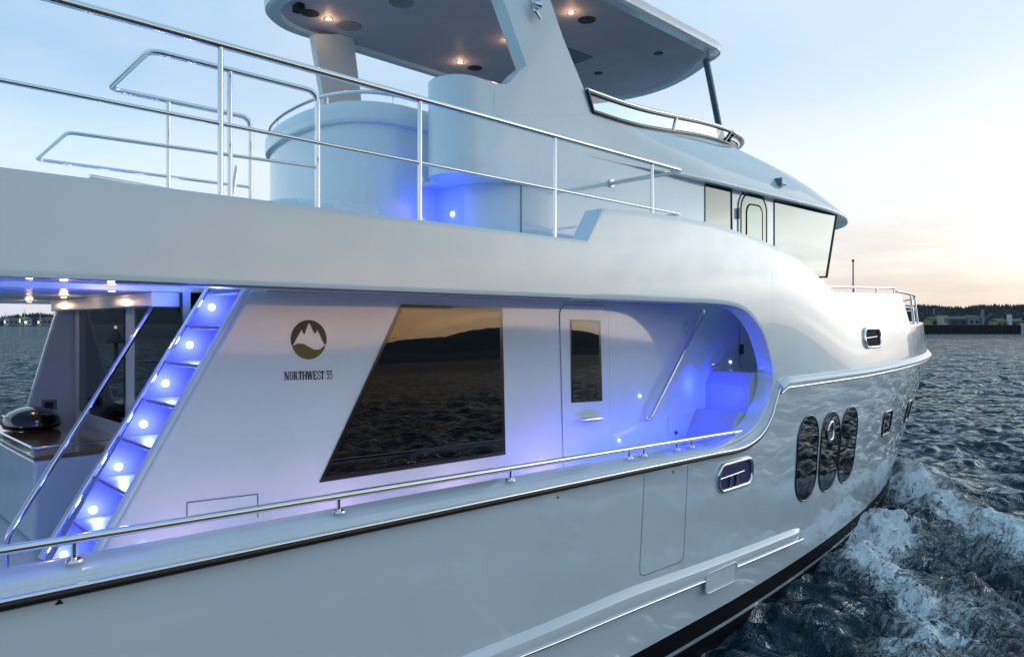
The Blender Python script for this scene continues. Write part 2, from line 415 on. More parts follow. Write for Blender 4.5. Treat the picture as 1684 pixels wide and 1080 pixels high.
# ================================================================== UPPER SHELL (fascia, bulwark, bow topsides)
curveU = [P(px, py, 4.2) for px, py in ((1150, 497.3), (1189, 500.2), (1212, 505), (1232, 516.5), (1253, 545), (1265, 580), (1270, 603), (1270.5, 616))]
cU = smooth_curve(curveU, 40)
ZF = H+.23
topP = [(-6, H+.75), (5.12, H+.755)]+[(p.x, p.z) for p in (P(990, 343, 4.2), P(1050, 347, 4.2), P(1120, 357, 4.2), P(1170, 367, 4.2), P(1210, 380, 4.2), P(1250, 394, 4.2), P(1290, 412, 4.2), P(1320, 429, 4.2), P(1345, 448, 4.21), P(1362, 465, 4.24), P(1376, 480, 4.27))]
xk = topP[-1][0]; topP += [(xk+.25, H+.485), (14.95, H+.56), (15.0, H+.56), (15.45, H+.0), (15.8, H-.02), (22.84, H+.08)]
def topz(x):
    for a, b in zip(topP, topP[1:]):
        if x <= b[0]: t = (x-a[0])/max(1e-6, b[0]-a[0]); t = t*t*(3-2*t) if abs(b[0]-a[0]) < .04 else t; return a[1]*(1-t)+b[1]*t
    return topP[-1][1]
def shell_rows(xlist, zb, low=None):
    rows = []
    for x in xlist:
        z0, z1 = zb(x), topz(x); row = []
        zz = [z0+(z1-z0)*j/15 for j in range(16)]
        if low: zl = low(x); zz = [zl+(z0-zl)*j/8 for j in range(8)]+zz
        for z in zz:
            xx = warp(x, z) if x > 9.2 else x
            row.append((xx, HY(xx, z)if x > 8.9 else 4.2, z))
        rows.append(row)
    return rows
xe = cU[-1].x
xA = list(np.linspace(-5.6, 5.0, 24))+[5.12, 5.2, 5.28, topP[2][0]]+list(np.linspace(5.45, cU[0].x-.05, 14))+[p.x for p in cU]
xA = sorted(set(round(v, 5) for v in xA if v <= xe+1e-4))
def zbA(x): return ZF if x < cU[0].x else interp(cU, x)
mb = MB().grid(shell_rows(xA, zbA))
xB = [xe]+[p.x for p in cR if p.x > xe+.004]+list(np.linspace(XR+.05, 14.9, 50))+[14.95, 15.0, 15.1, 15.2, 15.3, 15.4, 15.45, 15.6]+list(np.linspace(16, 22.84, 60))
def zbB(x): return (interp(cR, x) if x < XR else hull_top(x))
ZM = cU[-1].z
mb.grid(shell_rows(xB, lambda x: ZM, zbB))
shell = finish('upper_shell', mb, 'gel', yacht, smooth=35, solid=-.2, bevel=.012)
shell2 = finish('upper_shell', MB().grid([[(p[0], 2*YC-p[1], p[2]) for p in r] for r in shell_rows(xA, lambda x: ZF)], flip=True).grid([[(p[0], 2*YC-p[1], p[2]) for p in r] for r in shell_rows(xB, lambda x: ZM, zbB)], flip=True), 'gel', yacht, smooth=35, solid=-.2)
# soft curl under the fascia and a reveal around the opening
# slender dark strip along the fascia underside
fas_strip = finish('fascia_strip', MB().box((1.2, 4.205, ZF-.014), (4.9, 4.235, ZF-.002)), 'seam', yacht)

# ------------------------------------------------------------------ boat deck slab, soffit
mb = MB()
zs0, zs1 = H+.245, H+.55
for lo, hi in (((-5.5, 4.39, zs0), (.85, 9.81, zs1)), ((.85, 4.39, zs0), (2.45, 5.0, zs1)), ((.85, 5.78, zs0), (2.45, 9.81, zs1)), ((2.45, 4.39, zs0), (8.2, 9.81, zs1))): mb.box(lo, hi)
slab = finish('boat_deck', mb, 'gel_soft', yacht)
finish('side_deck', MB().box((-5.0, 4.36, H-1.85), (8.0, 9.84, H-1.75)), 'gel_soft', yacht)
finish('foredeck', MB().prism([(x, HY(x, H-.05)+.15, H-.12) for x in np.linspace(12, 21.5, 20)]+[(x, 2*YC-HY(x, H-.05)-.15, H-.12) for x in np.linspace(21.5, 12, 20)], (0, 0, .05)), 'gel_soft', yacht)
finish('side_deck', MB().box((10.5, 4.45, H-.72), (13.4, 5.2, H-.62)), 'gel_soft', yacht)

# ================================================================== MAIN CABIN WALL (starboard), leaning inboard
TW = math.tan(R(1.9))
def WY(z): return 5.0+TW*(z-(H-1.26))
def Wp(px, py, off=0):
    y = 5.0
    for _ in range(5): p = P(px, py, y); y = WY(p.z)-off
    return P(px, py, y)
def W(x, z, off=0): return Vector((x, WY(z)-off, z))
a_top = Wp(415, 470); a_bot = Wp(160, 920)
sl = (a_top.x-a_bot.x)/(a_top.z-a_bot.z)
zt_, zb_ = H+.245, H-1.75
out = [W(a_bot.x+sl*(zb_-a_bot.z), zb_), W(10.6, zb_), W(10.6, H+.42), W(9.25, H+.42), W(9.25, H+.9), W(8.21, H+.9), W(8.21, zt_), W(a_bot.x+sl*(zt_-a_bot.z), zt_)]
cabin = finish('cabin_wall', MB().prism(out, (0, .07, 0)), 'gel_gloss', yacht, bevel=.02)
# main saloon window: black surround and a sloped mirror-dark pane
q = [(660, 500), (826, 507), (831, 747), (525, 793)]
win = finish('saloon_window', MB().prism([Wp(*p, .004) for p in q], (0, -.004, 0)), 'frame', yacht)
q2 = [(661, 507), (821.5, 513.5), (826, 741.5), (537.5, 784.5)]
finish('pane', MB().prism([Wp(*p, .0125) for p in q2], (0, .003, 0)), 'glass', win)
def strip_line(pts, w, off, closed=False):
    mb = MB()
    n = len(pts)
    for i in range(n if closed else n-1):
        a, b = pts[i], pts[(i+1) % n]; d = (b-a); d2 = Vector((d.x, 0, d.z)).normalized(); nn = Vector((-d2.z, 0, d2.x))*w/2
        e = d2*w*.35
        mb.poly([a-nn-e, b-nn+e, b+nn+e, a+nn-e])
    return mb
# side door
dl = Wp(922, 600).x; dr = Wp(1001.5, 600).x; dt = Wp(960, 502.5).z
door_o = [(dl, zb_+.02), (dl, dt-.09), (dl+.03, dt-.03), (dl+.09, dt), (dr-.09, dt), (dr-.03, dt-.03), (dr, dt-.09), (dr, zb_+.02)]
door = finish('side_door', MB().prism([W(x, z, .003) for x, z in door_o], (0, -.006, 0)), 'gel_gloss', yacht, bevel=.003)
finish('door_gasket', strip_line([W(x, z, .0045) for x, z in door_o], .012, 0), 'seam', door)
dw = [(937.5, 525), (987, 526.5), (990.3, 659), (939.5, 662)]
fr = finish('door_window', MB().prism([Wp(*p, .0105) for p in dw], (0, -.004, 0)), 'frame', door)
finish('pane', MB().prism([Wp(*p, .017) for p in ((940, 529), (984.5, 530.5), (987.5, 655), (942, 657.5))], (0, .002, 0)), 'glass', fr)
h0, h1 = Wp(955, 691, .06), Wp(991, 688, .06)
hd = finish('door_handle', MB().tube([h0, h0*.7+h1*.3, h0*.3+h1*.7, h1], [.016, .028, .028, .014], 12), 'steel', door, smooth=50)
finish('handle_rose', MB().tube([Wp(964, 689, .0), Wp(965, 690, .06)], [.03, .014], 14), 'steel', hd, smooth=50)
# locker hatch low on the wall
lk = [(307.5, 850), (307.5, 826), (424, 812), (424, 850)]
finish('wall_hatch', strip_line([Wp(*p, .003) for p in lk], .007, 0), 'seam', yacht)
# round access plate by the grab rail
pc = Wp(1129, 539, .006); ang = [i*2*math.pi/24 for i in range(24)]
finish('round_plate', strip_line([pc+Vector((math.cos(a)*.065, 0, math.sin(a)*.065)) for a in ang], .006, 0, True), 'seam', yacht)
# slanting grab rail
g0, g1 = Wp(1157, 512, .09), Wp(1068, 690, .09)
grab = finish('grab_rail', MB().tube(fillet([Wp(1155, 510, .0), g0, g1, Wp(1063, 689, .0)], .06), .023, 12), 'steel', yacht, smooth=60)
for p in ((1155, 510), (1063, 689)): finish('flange', MB().disc(Wp(*p, .0), (0, -1, 0), .036, .012), 'steel', grab, smooth=40)
# small cleat / hose bib on the wall, forward hatch outlines
hk = finish('wall_hook', MB().tube([Wp(1172, 600, .0), Wp(1173, 600, .07)], .02, 10).tube([Wp(1170, 603, .07), Wp(1182, 598, .09)], .012, 8), 'steel', yacht, smooth=50)
lk2 = [(1098, 745), (1098, 686), (1118, 683), (1122, 745)]
ph = finish('shore_power_hatch', MB().prism([Wp(*p, .002) for p in lk2], (0, -.01, 0)), 'gel', yacht, bevel=.003)
finish('hatch_latch', MB().tube([Wp(1112, 711, .013), Wp(1112, 711, .03)], .022, 12), 'black', ph)
fd = [Wp(1216, 500, .003), Wp(1216, 590, .003), Wp(1219, 603, .003), Wp(1226, 609, .003), Wp(1262, 609, .003)]
fdo = finish('forward_door', strip_line(fd, .014, 0), 'seam', yacht)
finish('hinge', MB().prism([Wp(*p, .01) for p in ((1217, 566), (1221, 566), (1221, 582), (1217, 582))], (0, -.02, 0)), 'black', fdo)

# ---- walkway steps up to the foredeck
prof = [(7.9, H-1.75), (8.09, H-1.40), (8.34, H-1.11), (8.58, H-1.125), (8.60, H-.79), (8.74, H-.63), (10.6, H-.62), (10.6, H-1.9), (7.9, H-1.9)]
finish('walkway_steps', MB().prism([(x, 4.40, z) for x, z in prof], (0, .62, 0)), 'step', yacht, bevel=.012)
# walkway inner end wall
finish('recess_lining', MB().box((8.9, 4.403, H-1.9), (13.4, 4.43, H-.1)), 'gel', yacht)
finish('walkway_ceiling', MB().box((8.2, 4.41, H+.85), (9.2, 5.0, H+.9)).box((9.2, 4.41, H+.33), (10.6, 5.0, H+.38)), 'gel', yacht)

# ================================================================== logo and lettering (flat vinyl on the wall)
lc = Wp(508, 558.5); lcs = .002
rad = (Wp(508, 526).z-Wp(508, 591).z)/2
def LG(u, v, off=.003): return W(lc.x+u*rad*1.0, lc.z+v*rad, off)
mount = [(-.86, -.22), (-.62, .18), (-.40, .52), (-.30, .30), (-.24, .28), (-.02, .84), (.06, .80), (.30, .33), (.36, .30), (.46, .50), (.56, .35), (.84, -.20)]
arc = [(math.cos(R(a)), math.sin(R(a))) for a in np.linspace(-11, 191, 40)]
finish('logo_mountain', MB().flat([LG(*p) for p in arc+[(-.90, -.30)]+mount+[(.9, -.3)]]), 'logo_dark', yacht)
wave = [(-.88+.0, -.28), (-.6, -.18), (-.3, -.20), (0, -.36), (.3, -.52), (.6, -.50), (.9, -.30)]
arc2 = [(math.cos(R(a))*.97, math.sin(R(a))*.99) for a in np.linspace(-18, -162, 30)]
finish('logo_wave', MB().flat([LG(*p) for p in wave+arc2]), 'logo_olive', yacht)
def letters(txt, p0, p1, h, mt, par, mapf, name):
    G_ = {
     'N': (1.1, [('v', .16, 0, 1, .11), ('d', .12, 1, .88, 0, .26), ('v', .9, 0, 1, .11), ('s', .16, 0, .34), ('s', .08, 1, .3), ('s', .9, 1, .34)]),
     'O': (1.0, [('o', .5, .5, .44, .5, .24, .09)]),
     'R': (1.05, [('v', .22, 0, 1, .24), ('b', .3, .5, .74, 1), ('d', .5, .5, .88, 0, .25), ('s', .22, 0, .4), ('s', .2, 1, .3), ('s', .92, 0, .2)]),
     'T': (.95, [('v', .48, 0, 1, .25), ('h', .06, .9, .94, .11), ('v', .09, .72, 1, .08), ('v', .88, .72, 1, .08), ('s', .48, 0, .42)]),
     'H': (1.1, [('v', .2, 0, 1, .24), ('v', .9, 0, 1, .24), ('h', .2, .5, .9, .1), ('s', .2, 0, .38), ('s', .2, 1, .38), ('s', .9, 0, .38), ('s', .9, 1, .38)]),
     'W': (1.45, [('d', .16, 1, .45, 0, .26), ('d', .45, 0, .72, 1, .1), ('d', .72, 1, 1.0, 0, .26), ('d', 1.0, 0, 1.28, 1, .1), ('s', .16, 1, .36), ('s', .72, 1, .36), ('s', 1.28, 1, .3)]),
     'E': (.95, [('v', .22, 0, 1, .24), ('h', .1, .95, .86, .1), ('h', .1, .05, .88, .1), ('h', .2, .5, .62, .1), ('v', .84, .7, 1, .08), ('v', .86, 0, .3, .08)]),
     'S': (.85, [('c', [(.76, .72), (.7, .92), (.42, .96), (.16, .84), (.2, .62), (.5, .5), (.74, .34), (.7, .1), (.42, .03), (.14, .12), (.09, .3)], .17)]),
     '5': (.8, [('h', .22, .93, .74, .14), ('v', .22, .5, 1, .1), ('c', [(.2, .52), (.42, .62), (.68, .52), (.74, .3), (.62, .08), (.36, .02), (.12, .1)], .17)]),
     ' ': (.35, [])}
    total = sum(G_[c][0] for c in txt); x = 0; mb = MB(); k = 1/total
    def q(pts): mb.poly([mapf(p0, p1, (x+a)*k, b, h) for a, b in pts])
    for c in txt:
        wd, prim = G_[c]
        for pr in prim:
            if pr[0] == 'v': _, cx_, a, b, t = pr; t *= 1.3; q([(cx_-t/2, a), (cx_+t/2, a), (cx_+t/2, b), (cx_-t/2, b)])
            if pr[0] == 'h': _, a, cz_, b, t = pr; t *= 1.35; q([(a, cz_-t/2), (b, cz_-t/2), (b, cz_+t/2), (a, cz_+t/2)])
            if pr[0] == 's': _, cx_, z, wd_ = pr; z0 = z if z == 0 else z-.08; q([(cx_-wd_/2, z0), (cx_+wd_/2, z0), (cx_+wd_/2, z0+.08), (cx_-wd_/2, z0+.08)])
            if pr[0] == 'd': _, a, z0, b, z1, t = pr; t *= 1.25; q([(a-t/2, z0), (a+t/2, z0), (b+t/2, z1), (b-t/2, z1)])
            if pr[0] == 'o':
                _, cx_, cz_, rx, rz, tx, tz = pr
                for i in range(20):
                    a0, a1 = i*math.pi/10, (i+1)*math.pi/10
                    q([(cx_+math.cos(a0)*rx, cz_+math.sin(a0)*rz), (cx_+math.cos(a1)*rx, cz_+math.sin(a1)*rz), (cx_+math.cos(a1)*(rx-tx), cz_+math.sin(a1)*(rz-tz)), (cx_+math.cos(a0)*(rx-tx), cz_+math.sin(a0)*(rz-tz))])
            if pr[0] == 'b':
                _, a, z0, b, z1 = pr; cz_ = (z0+z1)/2
                q([(a, z1-.09), (b-.2, z1-.09), (b-.2, z1), (a, z1)]); q([(a, z0-.02), (b-.2, z0-.02), (b-.2, z0+.07), (a, z0+.07)])
                for i in range(8):
                    a0, a1 = R(-90+i*22.5), R(-90+(i+1)*22.5)
                    q([(b-.2+math.cos(a0)*.27, cz_+math.sin(a0)*.25), (b-.2+math.cos(a1)*.27, cz_+math.sin(a1)*.25), (b-.2+math.cos(a1)*.07, cz_+math.sin(a1)*.17), (b-.2+math.cos(a0)*.07, cz_+math.sin(a0)*.17)])
            if pr[0] == 'c':
                _, pts, t = pr; pp = smooth_curve([Vector((a, b, 0)) for a, b in pts], 24)
                for i in range(len(pp)-1):
                    d = (pp[i+1]-pp[i]).normalized(); n = Vector((-d.y, d.x, 0)); tt = t*(.35+.65*abs(d.y))/2 if abs(d.y) > .5 else t*.6/2
                    q([(pp[i]-n*tt)[:2], (pp[i+1]+d*.02-n*tt)[:2], (pp[i+1]+d*.02+n*tt)[:2], (pp[i]+n*tt)[:2]])
        x += wd
    return finish(name, mb, mt, par, weld=False)
t0, t1 = Wp(467.5, 625), Wp(546.5, 623)
th_ = (Wp(508, 611.5).z-Wp(508, 625.5).z)
letters('NORTHWEST 55', t0, t1, th_, 'logo_dark', yacht, lambda a, b, u, v, h: W(a.x+(b.x-a.x)*u, a.z+(b.z-a.z)*u+v*h, .003+.0), 'name_lettering')

# ================================================================== STAIRS with blue lights
stx = [1.218+.1587*i for i in range(7)]; stz = [H-1.494+.269*i for i in range(7)]
led_px = ((105, 912), (153, 838), (195, 767), (236, 697), (272, 630), (312, 567), (348, 505))
side_st = finish('stair_side', MB().prism([(1.17-.02, 5.71, H-1.75), (1.9, 5.71, H-1.75), (3.1, 5.71, zt_), (2.28-.02, 5.71, zt_)], (0, .03, 0)), 'stair', yacht)
for i in range(7):
    x, z = stx[i], stz[i]; tz = z+.13
    tr = finish('stair_tread', MB().prism([(x+.125, 5.075, tz-.025), (x+.42, 5.075, tz-.025), (x+.42, 5.705, tz-.025), (x+.125, 5.705, tz-.025)], (0, 0, .028)), 'stair', yacht, bevel=.008)
    finish('tread_light', MB().disc((x+.20, 5.30, tz-.029), (0, 0, -1), .010, .004, 12), 'blue_lamp', tr, smooth=60)
    p = P(*led_px[i], 5.708)
    finish('step_light', MB().disc(p, (0, -1, 0), .026, .006, 18), 'blue_lamp', side_st, smooth=60)
    lamp('step_lamp', p+Vector((0, -.12, 0)), (.13, .18, 1), 7, yacht, .03)
    lamp('step_lamp', p+Vector((.02, -.26, .02)), (.02, .04, 1), 8, yacht, .03)
sb = [(a_bot.x+sl*(zb_-a_bot.z)+.03, zb_), (3.0, zb_), (3.0, zt_), (a_bot.x+sl*(zt_-a_bot.z)+.03, zt_)]
finish('stair_back', MB().prism([(1.62, 5.08, H-1.75), (1.67, 5.08, H-1.75), (2.87, 5.08, zt_), (2.82, 5.08, zt_)], (0, .63, 0)), 'stair', yacht)
# stringer rim along the slanting wall edge
ra = [(a_bot.x+sl*(z-a_bot.z), z) for z in np.linspace(zb_, zt_, 14)]
finish('stair_stringer', MB().tube([(x-.012, WY(z)+.04, z) for x, z in ra], .03, 10), 'gel', yacht, smooth=60)
def stair_rail(a, b, y, r, foot=None):
    pa, pb = P(*a, y), P(*b, y)
    pts = [pb, pa] if not foot else fillet([pb, pa, pa+Vector((-.0, 0, -.5))], .07)
    return finish('stair_handrail', MB().tube(pts, r, 12), 'steel', yacht, smooth=60)
stair_rail((68, 918), (347, 466), 5.7, .022)
stair_rail((10, 885), (271, 473), 6.1, .021, True)

# ================================================================== COCKPIT interior seen through the opening
XB = 2.12
blk = finish('aft_bulkhead', MB().box((XB, 5.78, H-1.75), (XB+.06, 8.86, H+.245)), 'gel', yacht)
def BX(px, py, off=.006): return PX(px, py, XB-off)
aw = finish('aft_window', MB().prism([BX(*p) for p in ((131, 508), (205, 502), (205, 697), (131, 675))], (-.004, 0, 0)), 'frame', yacht)
finish('pane', MB().prism([BX(*p, .012) for p in ((141, 513), (203, 507), (203, 692), (141, 673))], (.002, 0, 0)), 'glass', aw)
ad = finish('saloon_door', MB().prism([BX(*p, .006) for p in ((222, 490), (300, 482), (300, 735), (222, 705))], (-.004, 0, 0)), 'frame', yacht)
finish('pane', MB().prism([BX(*p, .012) for p in ((225, 494), (296, 487), (296, 728), (225, 700))], (.002, 0, 0)), 'glass', ad)
pil = [PX(px, py, 2.1) for px, py in ()]
yp = 8.9
pw = [P(97, 497, yp), P(38, 690, yp)]; s2 = (pw[0].x-pw[1].x)/(pw[0].z-pw[1].z)
pwall = finish('port_wing_panel', MB().prism([(pw[1].x+s2*(H-1.9-pw[1].z), yp, H-1.9), (11.0, yp, H-1.9), (11.0, yp, H+.245), (pw[1].x+s2*(H+.245-pw[1].z), yp, H+.245)], (0, .07, 0)), 'gel', yacht, bevel=.02)
finish('switch_plate', MB().prism([P(px, py, yp-.008) for px, py in ((69, 657), (94, 657), (93, 674), (68, 674))], (0, .007, 0)), 'grill_pale', pwall)
finish('switch', MB().prism([P(px, py, yp-.014) for px, py in ((74, 661), (88, 661), (87, 671), (73, 671))], (0, .007, 0)), 'black', pwall)
# bar cabinet with teak top and rail
c0, c1 = P(-60, 700, 6.35), P(52, 752, 6.35)
zt = H-1.0
def lv(px, py, z): return PZ(px, py, z)
topz_ = H-1.05
ctop = [lv(0, 722, topz_), lv(55, 750, topz_), lv(185, 735, topz_), lv(205, 700, topz_), lv(95, 690, topz_), lv(-30, 700, topz_)]
cab = finish('bar_cabinet', MB().prism([p-Vector((0, 0, .7)) for p in ctop], (0, 0, .66)), 'gel', yacht, bevel=.03)
finish('bar_top', MB().prism([p-Vector((0, 0, .035)) for p in ctop], (0, 0, .03)), 'teak', cab, bevel=.006)
finish('bar_rail', MB().tube(fillet([p+Vector((0, 0, .06)) for p in ctop[:4]], .05), .011, 10), 'steel', cab, smooth=60)
for k in (0, 1, 2, 3): finish('rail_post', MB().tube([ctop[k], ctop[k]+Vector((0, 0, .06))], .008, 8), 'steel', cab, smooth=60)
for p in ((lv(70, 800, H-1.35)), (lv(74, 862, H-1.5))): pass
# rounded grill with a polished lid standing on the bar
gc = lv(38, 712, topz_); gc = (ctop[0]+ctop[4])/2
grill = thing('barbecue_grill', 'round barbecue grill with dark domed lid on the teak bar top in the cockpit', 'grill', gc)
rows = []
for i in range(9):
    a = R(90*i/8); rows.append([gc+Vector((math.cos(q)*.25*math.cos(a), math.sin(q)*.34*math.cos(a), .06+.16*math.sin(a))) for q in [k*2*math.pi/24 for k in range(24)]])
finish('lid', MB().grid(rows, closed=True), 'dark_steel', grill, smooth=60)
finish('bowl', MB().grid([[gc+Vector((math.cos(q)*.25*s_, math.sin(q)*.34*s_, z_)) for q in [k*2*math.pi/24 for k in range(24)]] for s_, z_ in ((1, .055), (.95, .02), (.6, .002))], closed=True), 'black', grill, smooth=60)
finish('lid_handle', MB().tube(fillet([gc+Vector((-.17, -.08, .12)), gc+Vector((-.23, -.08, .14)), gc+Vector((-.23, .08, .14)), gc+Vector((-.17, .08, .12))], .03), .008, 8), 'steel', grill, smooth=60)
# downlights in the cockpit ceiling
for px, py in ((48, 494), (105, 486), (184, 475), (198, 498)):
    c = lv(px, py, zs0)
    dlt = finish('downlight', MB().disc(c+Vector((0, 0, -.008)), (0, 0, -1), .045, .006, 18), 'steel', yacht)
    finish('bulb', MB().disc(c+Vector((0, 0, -.015)), (0, 0, -1), .022, .004, 16), 'warm_soft', dlt)
    lamp('downlight_lamp', c+Vector((0, 0, -.05)), (1, .62, .35), 1.3, yacht, .03)
# ceiling beam box
finish('ceiling_beam', MB().box((1.9, 5.8, H+.13), (2.11, 8.88, H+.244)), 'gel', yacht, bevel=.01)

# ================================================================== lower handrail on the cap
yr = 4.30
def capz(x): return rub_aft(x)+.1
hr0 = Vector((-5, yr, H-1.095)); hr1 = P(1219, 708.5, yr)
hp = P(0, 905, yr); slp = (hr1.z-hp.z)/(hr1.x-hp.x)
lr = finish('side_handrail', MB().tube([Vector((x, yr, hp.z+slp*(x-hp.x))) for x in np.linspace(-5, hr1.x-.02, 40)]+[hr1], .025, 14), 'steel', yacht, smooth=60)
for px in (122, 557, 839, 1034, 1058, 1112, 1136, 1205):
    p = P(px, 750, yr); zr = hp.z+slp*(p.x-hp.x)
    x = p.x; zc = capz(x)-.005
    if x > 7.5: zc = interp(pathE, x)+.045
    finish('rail_post', MB().tube([(x, yr, zc), (x, yr, zc+.012), (x, yr, zc+.014), (x, yr, zr)], [.045, .04, .014, .014], 12), 'steel', lr, smooth=40)

# ================================================================== hull details
def surf(x, z, off): return outward(x, z, off)
def hull_patch(name, outline, m, parent, off, smooth=60):
    cx_ = sum(p[0] for p in outline)/len(outline); cz_ = sum(p[1] for p in outline)/len(outline)
    rows = [[surf(cx_+(x-cx_)*f, cz_+(z-cz_)*f, off) for x, z in outline] for f in (.001, .25, .5, .75, 1)]
    return finish(name, MB().grid(rows, closed=True), m, parent, smooth=smooth, weld=False)
def hull_ring(name, outline, r, m, parent, off=0):
    return finish(name, MB().tube([surf(x, z, off) for x, z in outline], r, 10, closed=True), m, parent, smooth=60)
for cx_, cy_, y0, y1, wd in ((1327, 752, 683, 822, 33), (1363.5, 741, 677, 806, 29), (1394, 729, 669, 791, 25)):
    t_, b_ = hit(cx_+2.5, y0), hit(cx_-3, y1); l_, r_ = hit(cx_-wd/2, cy_), hit(cx_+wd/2, cy_)
    hw = (r_.x-l_.x)/2; hh = (t_.z-b_.z)/2; c_ = hit(cx_, cy_)
    o = stadium(c_.x, (t_.z+b_.z)/2, hw, hh, hw*.98, 8)
    wn = hull_patch('hull_window', o, 'glass', yacht, .010)
    hull_ring('window_frame', o, .014, 'frame', wn, .004)
    if cx_ == 1363.5:
        pc_ = hit(1364, 708); oo = [(pc_.x+math.cos(a)*.115, pc_.z+math.sin(a)*.135) for a in ang]
        pr_ = hull_ring('opening_port', oo, .022, 'steel', wn, .02)
        hull_patch('port_glass', [(pc_.x+math.cos(a)*.10, pc_.z+math.sin(a)*.12) for a in ang], 'glass', wn, .014)
for cx_, cy_, wd, ht, nm in ((1458, 695, 16, 34, 'port_light'), (1493, 675.5, 12, 30, 'port_light')):
    l_, r_ = hit(cx_-wd/2, cy_), hit(cx_+wd/2, cy_); t_, b_ = hit(cx_, cy_-ht/2), hit(cx_, cy_+ht/2)
    c_ = hit(cx_, cy_); o = stadium(c_.x, c_.z, .30, .21, .1, 5)
    wn = hull_patch(nm, o, 'glass', yacht, .006); hull_ring('window_frame', o, .018, 'frame', wn, .004)
def fairlead(cx_, cy_, wd, ht, lit, par=yacht):
    l_, r_ = hit(cx_-wd/2, cy_), hit(cx_+wd/2, cy_); t_, b_ = hit(cx_, cy_-ht/2), hit(cx_, cy_+ht/2)
    hw, hh = (r_.x-l_.x)/2, (t_.z-b_.z)/2; c_ = hit(cx_, cy_); o = stadium(c_.x, c_.z, hw, hh, min(hw, hh)*.8, 7)
    f_ = hull_ring('fairlead', o, .026, 'steel', par, .012)
    hull_patch('fairlead_back_patch', o, 'recess_tint' if lit else 'trim', f_, .004)  # flat patch without depth: the opening's blue light and shade are its colour
    finish('fairlead_bar', MB().tube([surf(c_.x-hw, c_.z+.0, .02), surf(c_.x+hw*.45, c_.z+.02, .02)], .011, 8), 'steel', f_, smooth=60)
    if lit:
        for k_ in (-.3, .05): finish('bollard', MB().tube([surf(c_.x+hw*k_, c_.z+.01, .018), surf(c_.x+hw*k_, c_.z-hh*.9, .018)], .02, 8), 'steel', f_, smooth=60)
    return f_
M['recess_tint'] = mat('fairlead_lit_tint', (.010, .015, .13), .6)  # blue deck light put into the base colour; nothing lights it
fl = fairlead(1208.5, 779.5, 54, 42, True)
fairlead(1434, 555.5, 26, 30, False)
# boarding gate seam in the hull side
gt = [hit(px, py) for px, py in ((1059.5, 783), (1059, 800), (1052, 930), (1052.5, 943), (1058, 946), (1118, 924), (1124, 916), (1131, 765))]
mbs = MB()
for a, b in zip(gt, gt[1:]):
    for k in range(6):
        p, q_ = a+(b-a)*k/6, a+(b-a)*(k+1)/6
        d = Vector((q_.x-p.x, 0, q_.z-p.z)).normalized(); n_ = Vector((-d.z, 0, d.x))*.0035
        mbs.poly([surf(p.x-n_.x, p.z-n_.z, .002), surf(q_.x-n_.x, q_.z-n_.z, .002), surf(q_.x+n_.x, q_.z+n_.z, .002), surf(p.x+n_.x, p.z+n_.z, .002)])
finish('boarding_gate_seam', mbs, 'seam', yacht)
for px, py, s_ in ((97.5, 989, 7), (917, 817, 3.6), (1106.5, 775, 3.2)):
    c_ = hit(px, py); Zd = c_.x*CT+c_.y*ST; s_ = s_*Zd/F
    finish('draft_mark', MB().flat([surf(c_.x-s_, c_.z-s_*.6, .002), surf(c_.x+s_, c_.z-s_*.6, .002), surf(c_.x, c_.z+s_*.75, .002)]), 'black', yacht)
# moulded spray strake with its steel strip and boarding pocket
S1 = [hit(px, py) for px, py in ((758, 1079), (895, 1024), (1032, 966), (1175, 917), (1290, 874), (1318, 864))]
S2 = [hit(px, py) for px, py in ((841, 1079), (920, 1048), (991, 1018), (1080, 982), (1153, 953), (1203, 930.6), (1265, 905), (1322, 881))]
def line_z(S, x):
    if x < S[0].x: k = (S[2].z-S[0].z)/(S[2].x-S[0].x); return S[0].z+k*(x-S[0].x)
    return interp(S, x)
x_end = S1[-1].x
rs = []
for x in list(np.linspace(-4.5, x_end-.35, 60))+list(np.linspace(x_end-.3, x_end, 8)):
    zt, zb = line_z(S1, x), line_z(S2, x)
    k = min(1, max(0, (x_end-x)/.3))**.5
    if k < 1: zt = zt-.05*(1-k)
    h_ = zt-zb
    rs.append([surf(x, zt+.004, -.006), surf(x, zt-.01, .012*k), surf(x, zt-.3*h_, .05*k), surf(x, zt-.36*h_, .055*k), surf(x, zb+.035, .05*k), surf(x, zb, .048*k), surf(x, zb-.02, .03*k), surf(x, zb-.06, -.006)])
sk = finish('spray_strake', MB().grid(rs), 'cap', yacht, smooth=30)
po0, po1 = hit(1155, 953), hit(1205, 930)
for x0_, x1_ in ((-4.5, po0.x), (po1.x, x_end-.05)):
    finish('strake_strip', MB().tube([surf(x, line_z(S2, x), .055) for x in np.linspace(x0_, x1_, 30)], .0135, 10), 'steel', sk, smooth=60)
pkc = hit(1179, 947); o = [(pkc.x+(a*1.0), pkc.z+b+.0-(a)*.02) for a, b in [(p[0], p[1]) for p in stadium(0, 0, (po1.x-po0.x)/2, .115, .06, 5)]]
pk = finish('boarding_pocket', MB().tube([surf(x, z, .062) for x, z in o], .012, 8, closed=True), 'cap', sk, smooth=60)
hull_patch('pocket_back', o, 'gel_soft', sk, .058)

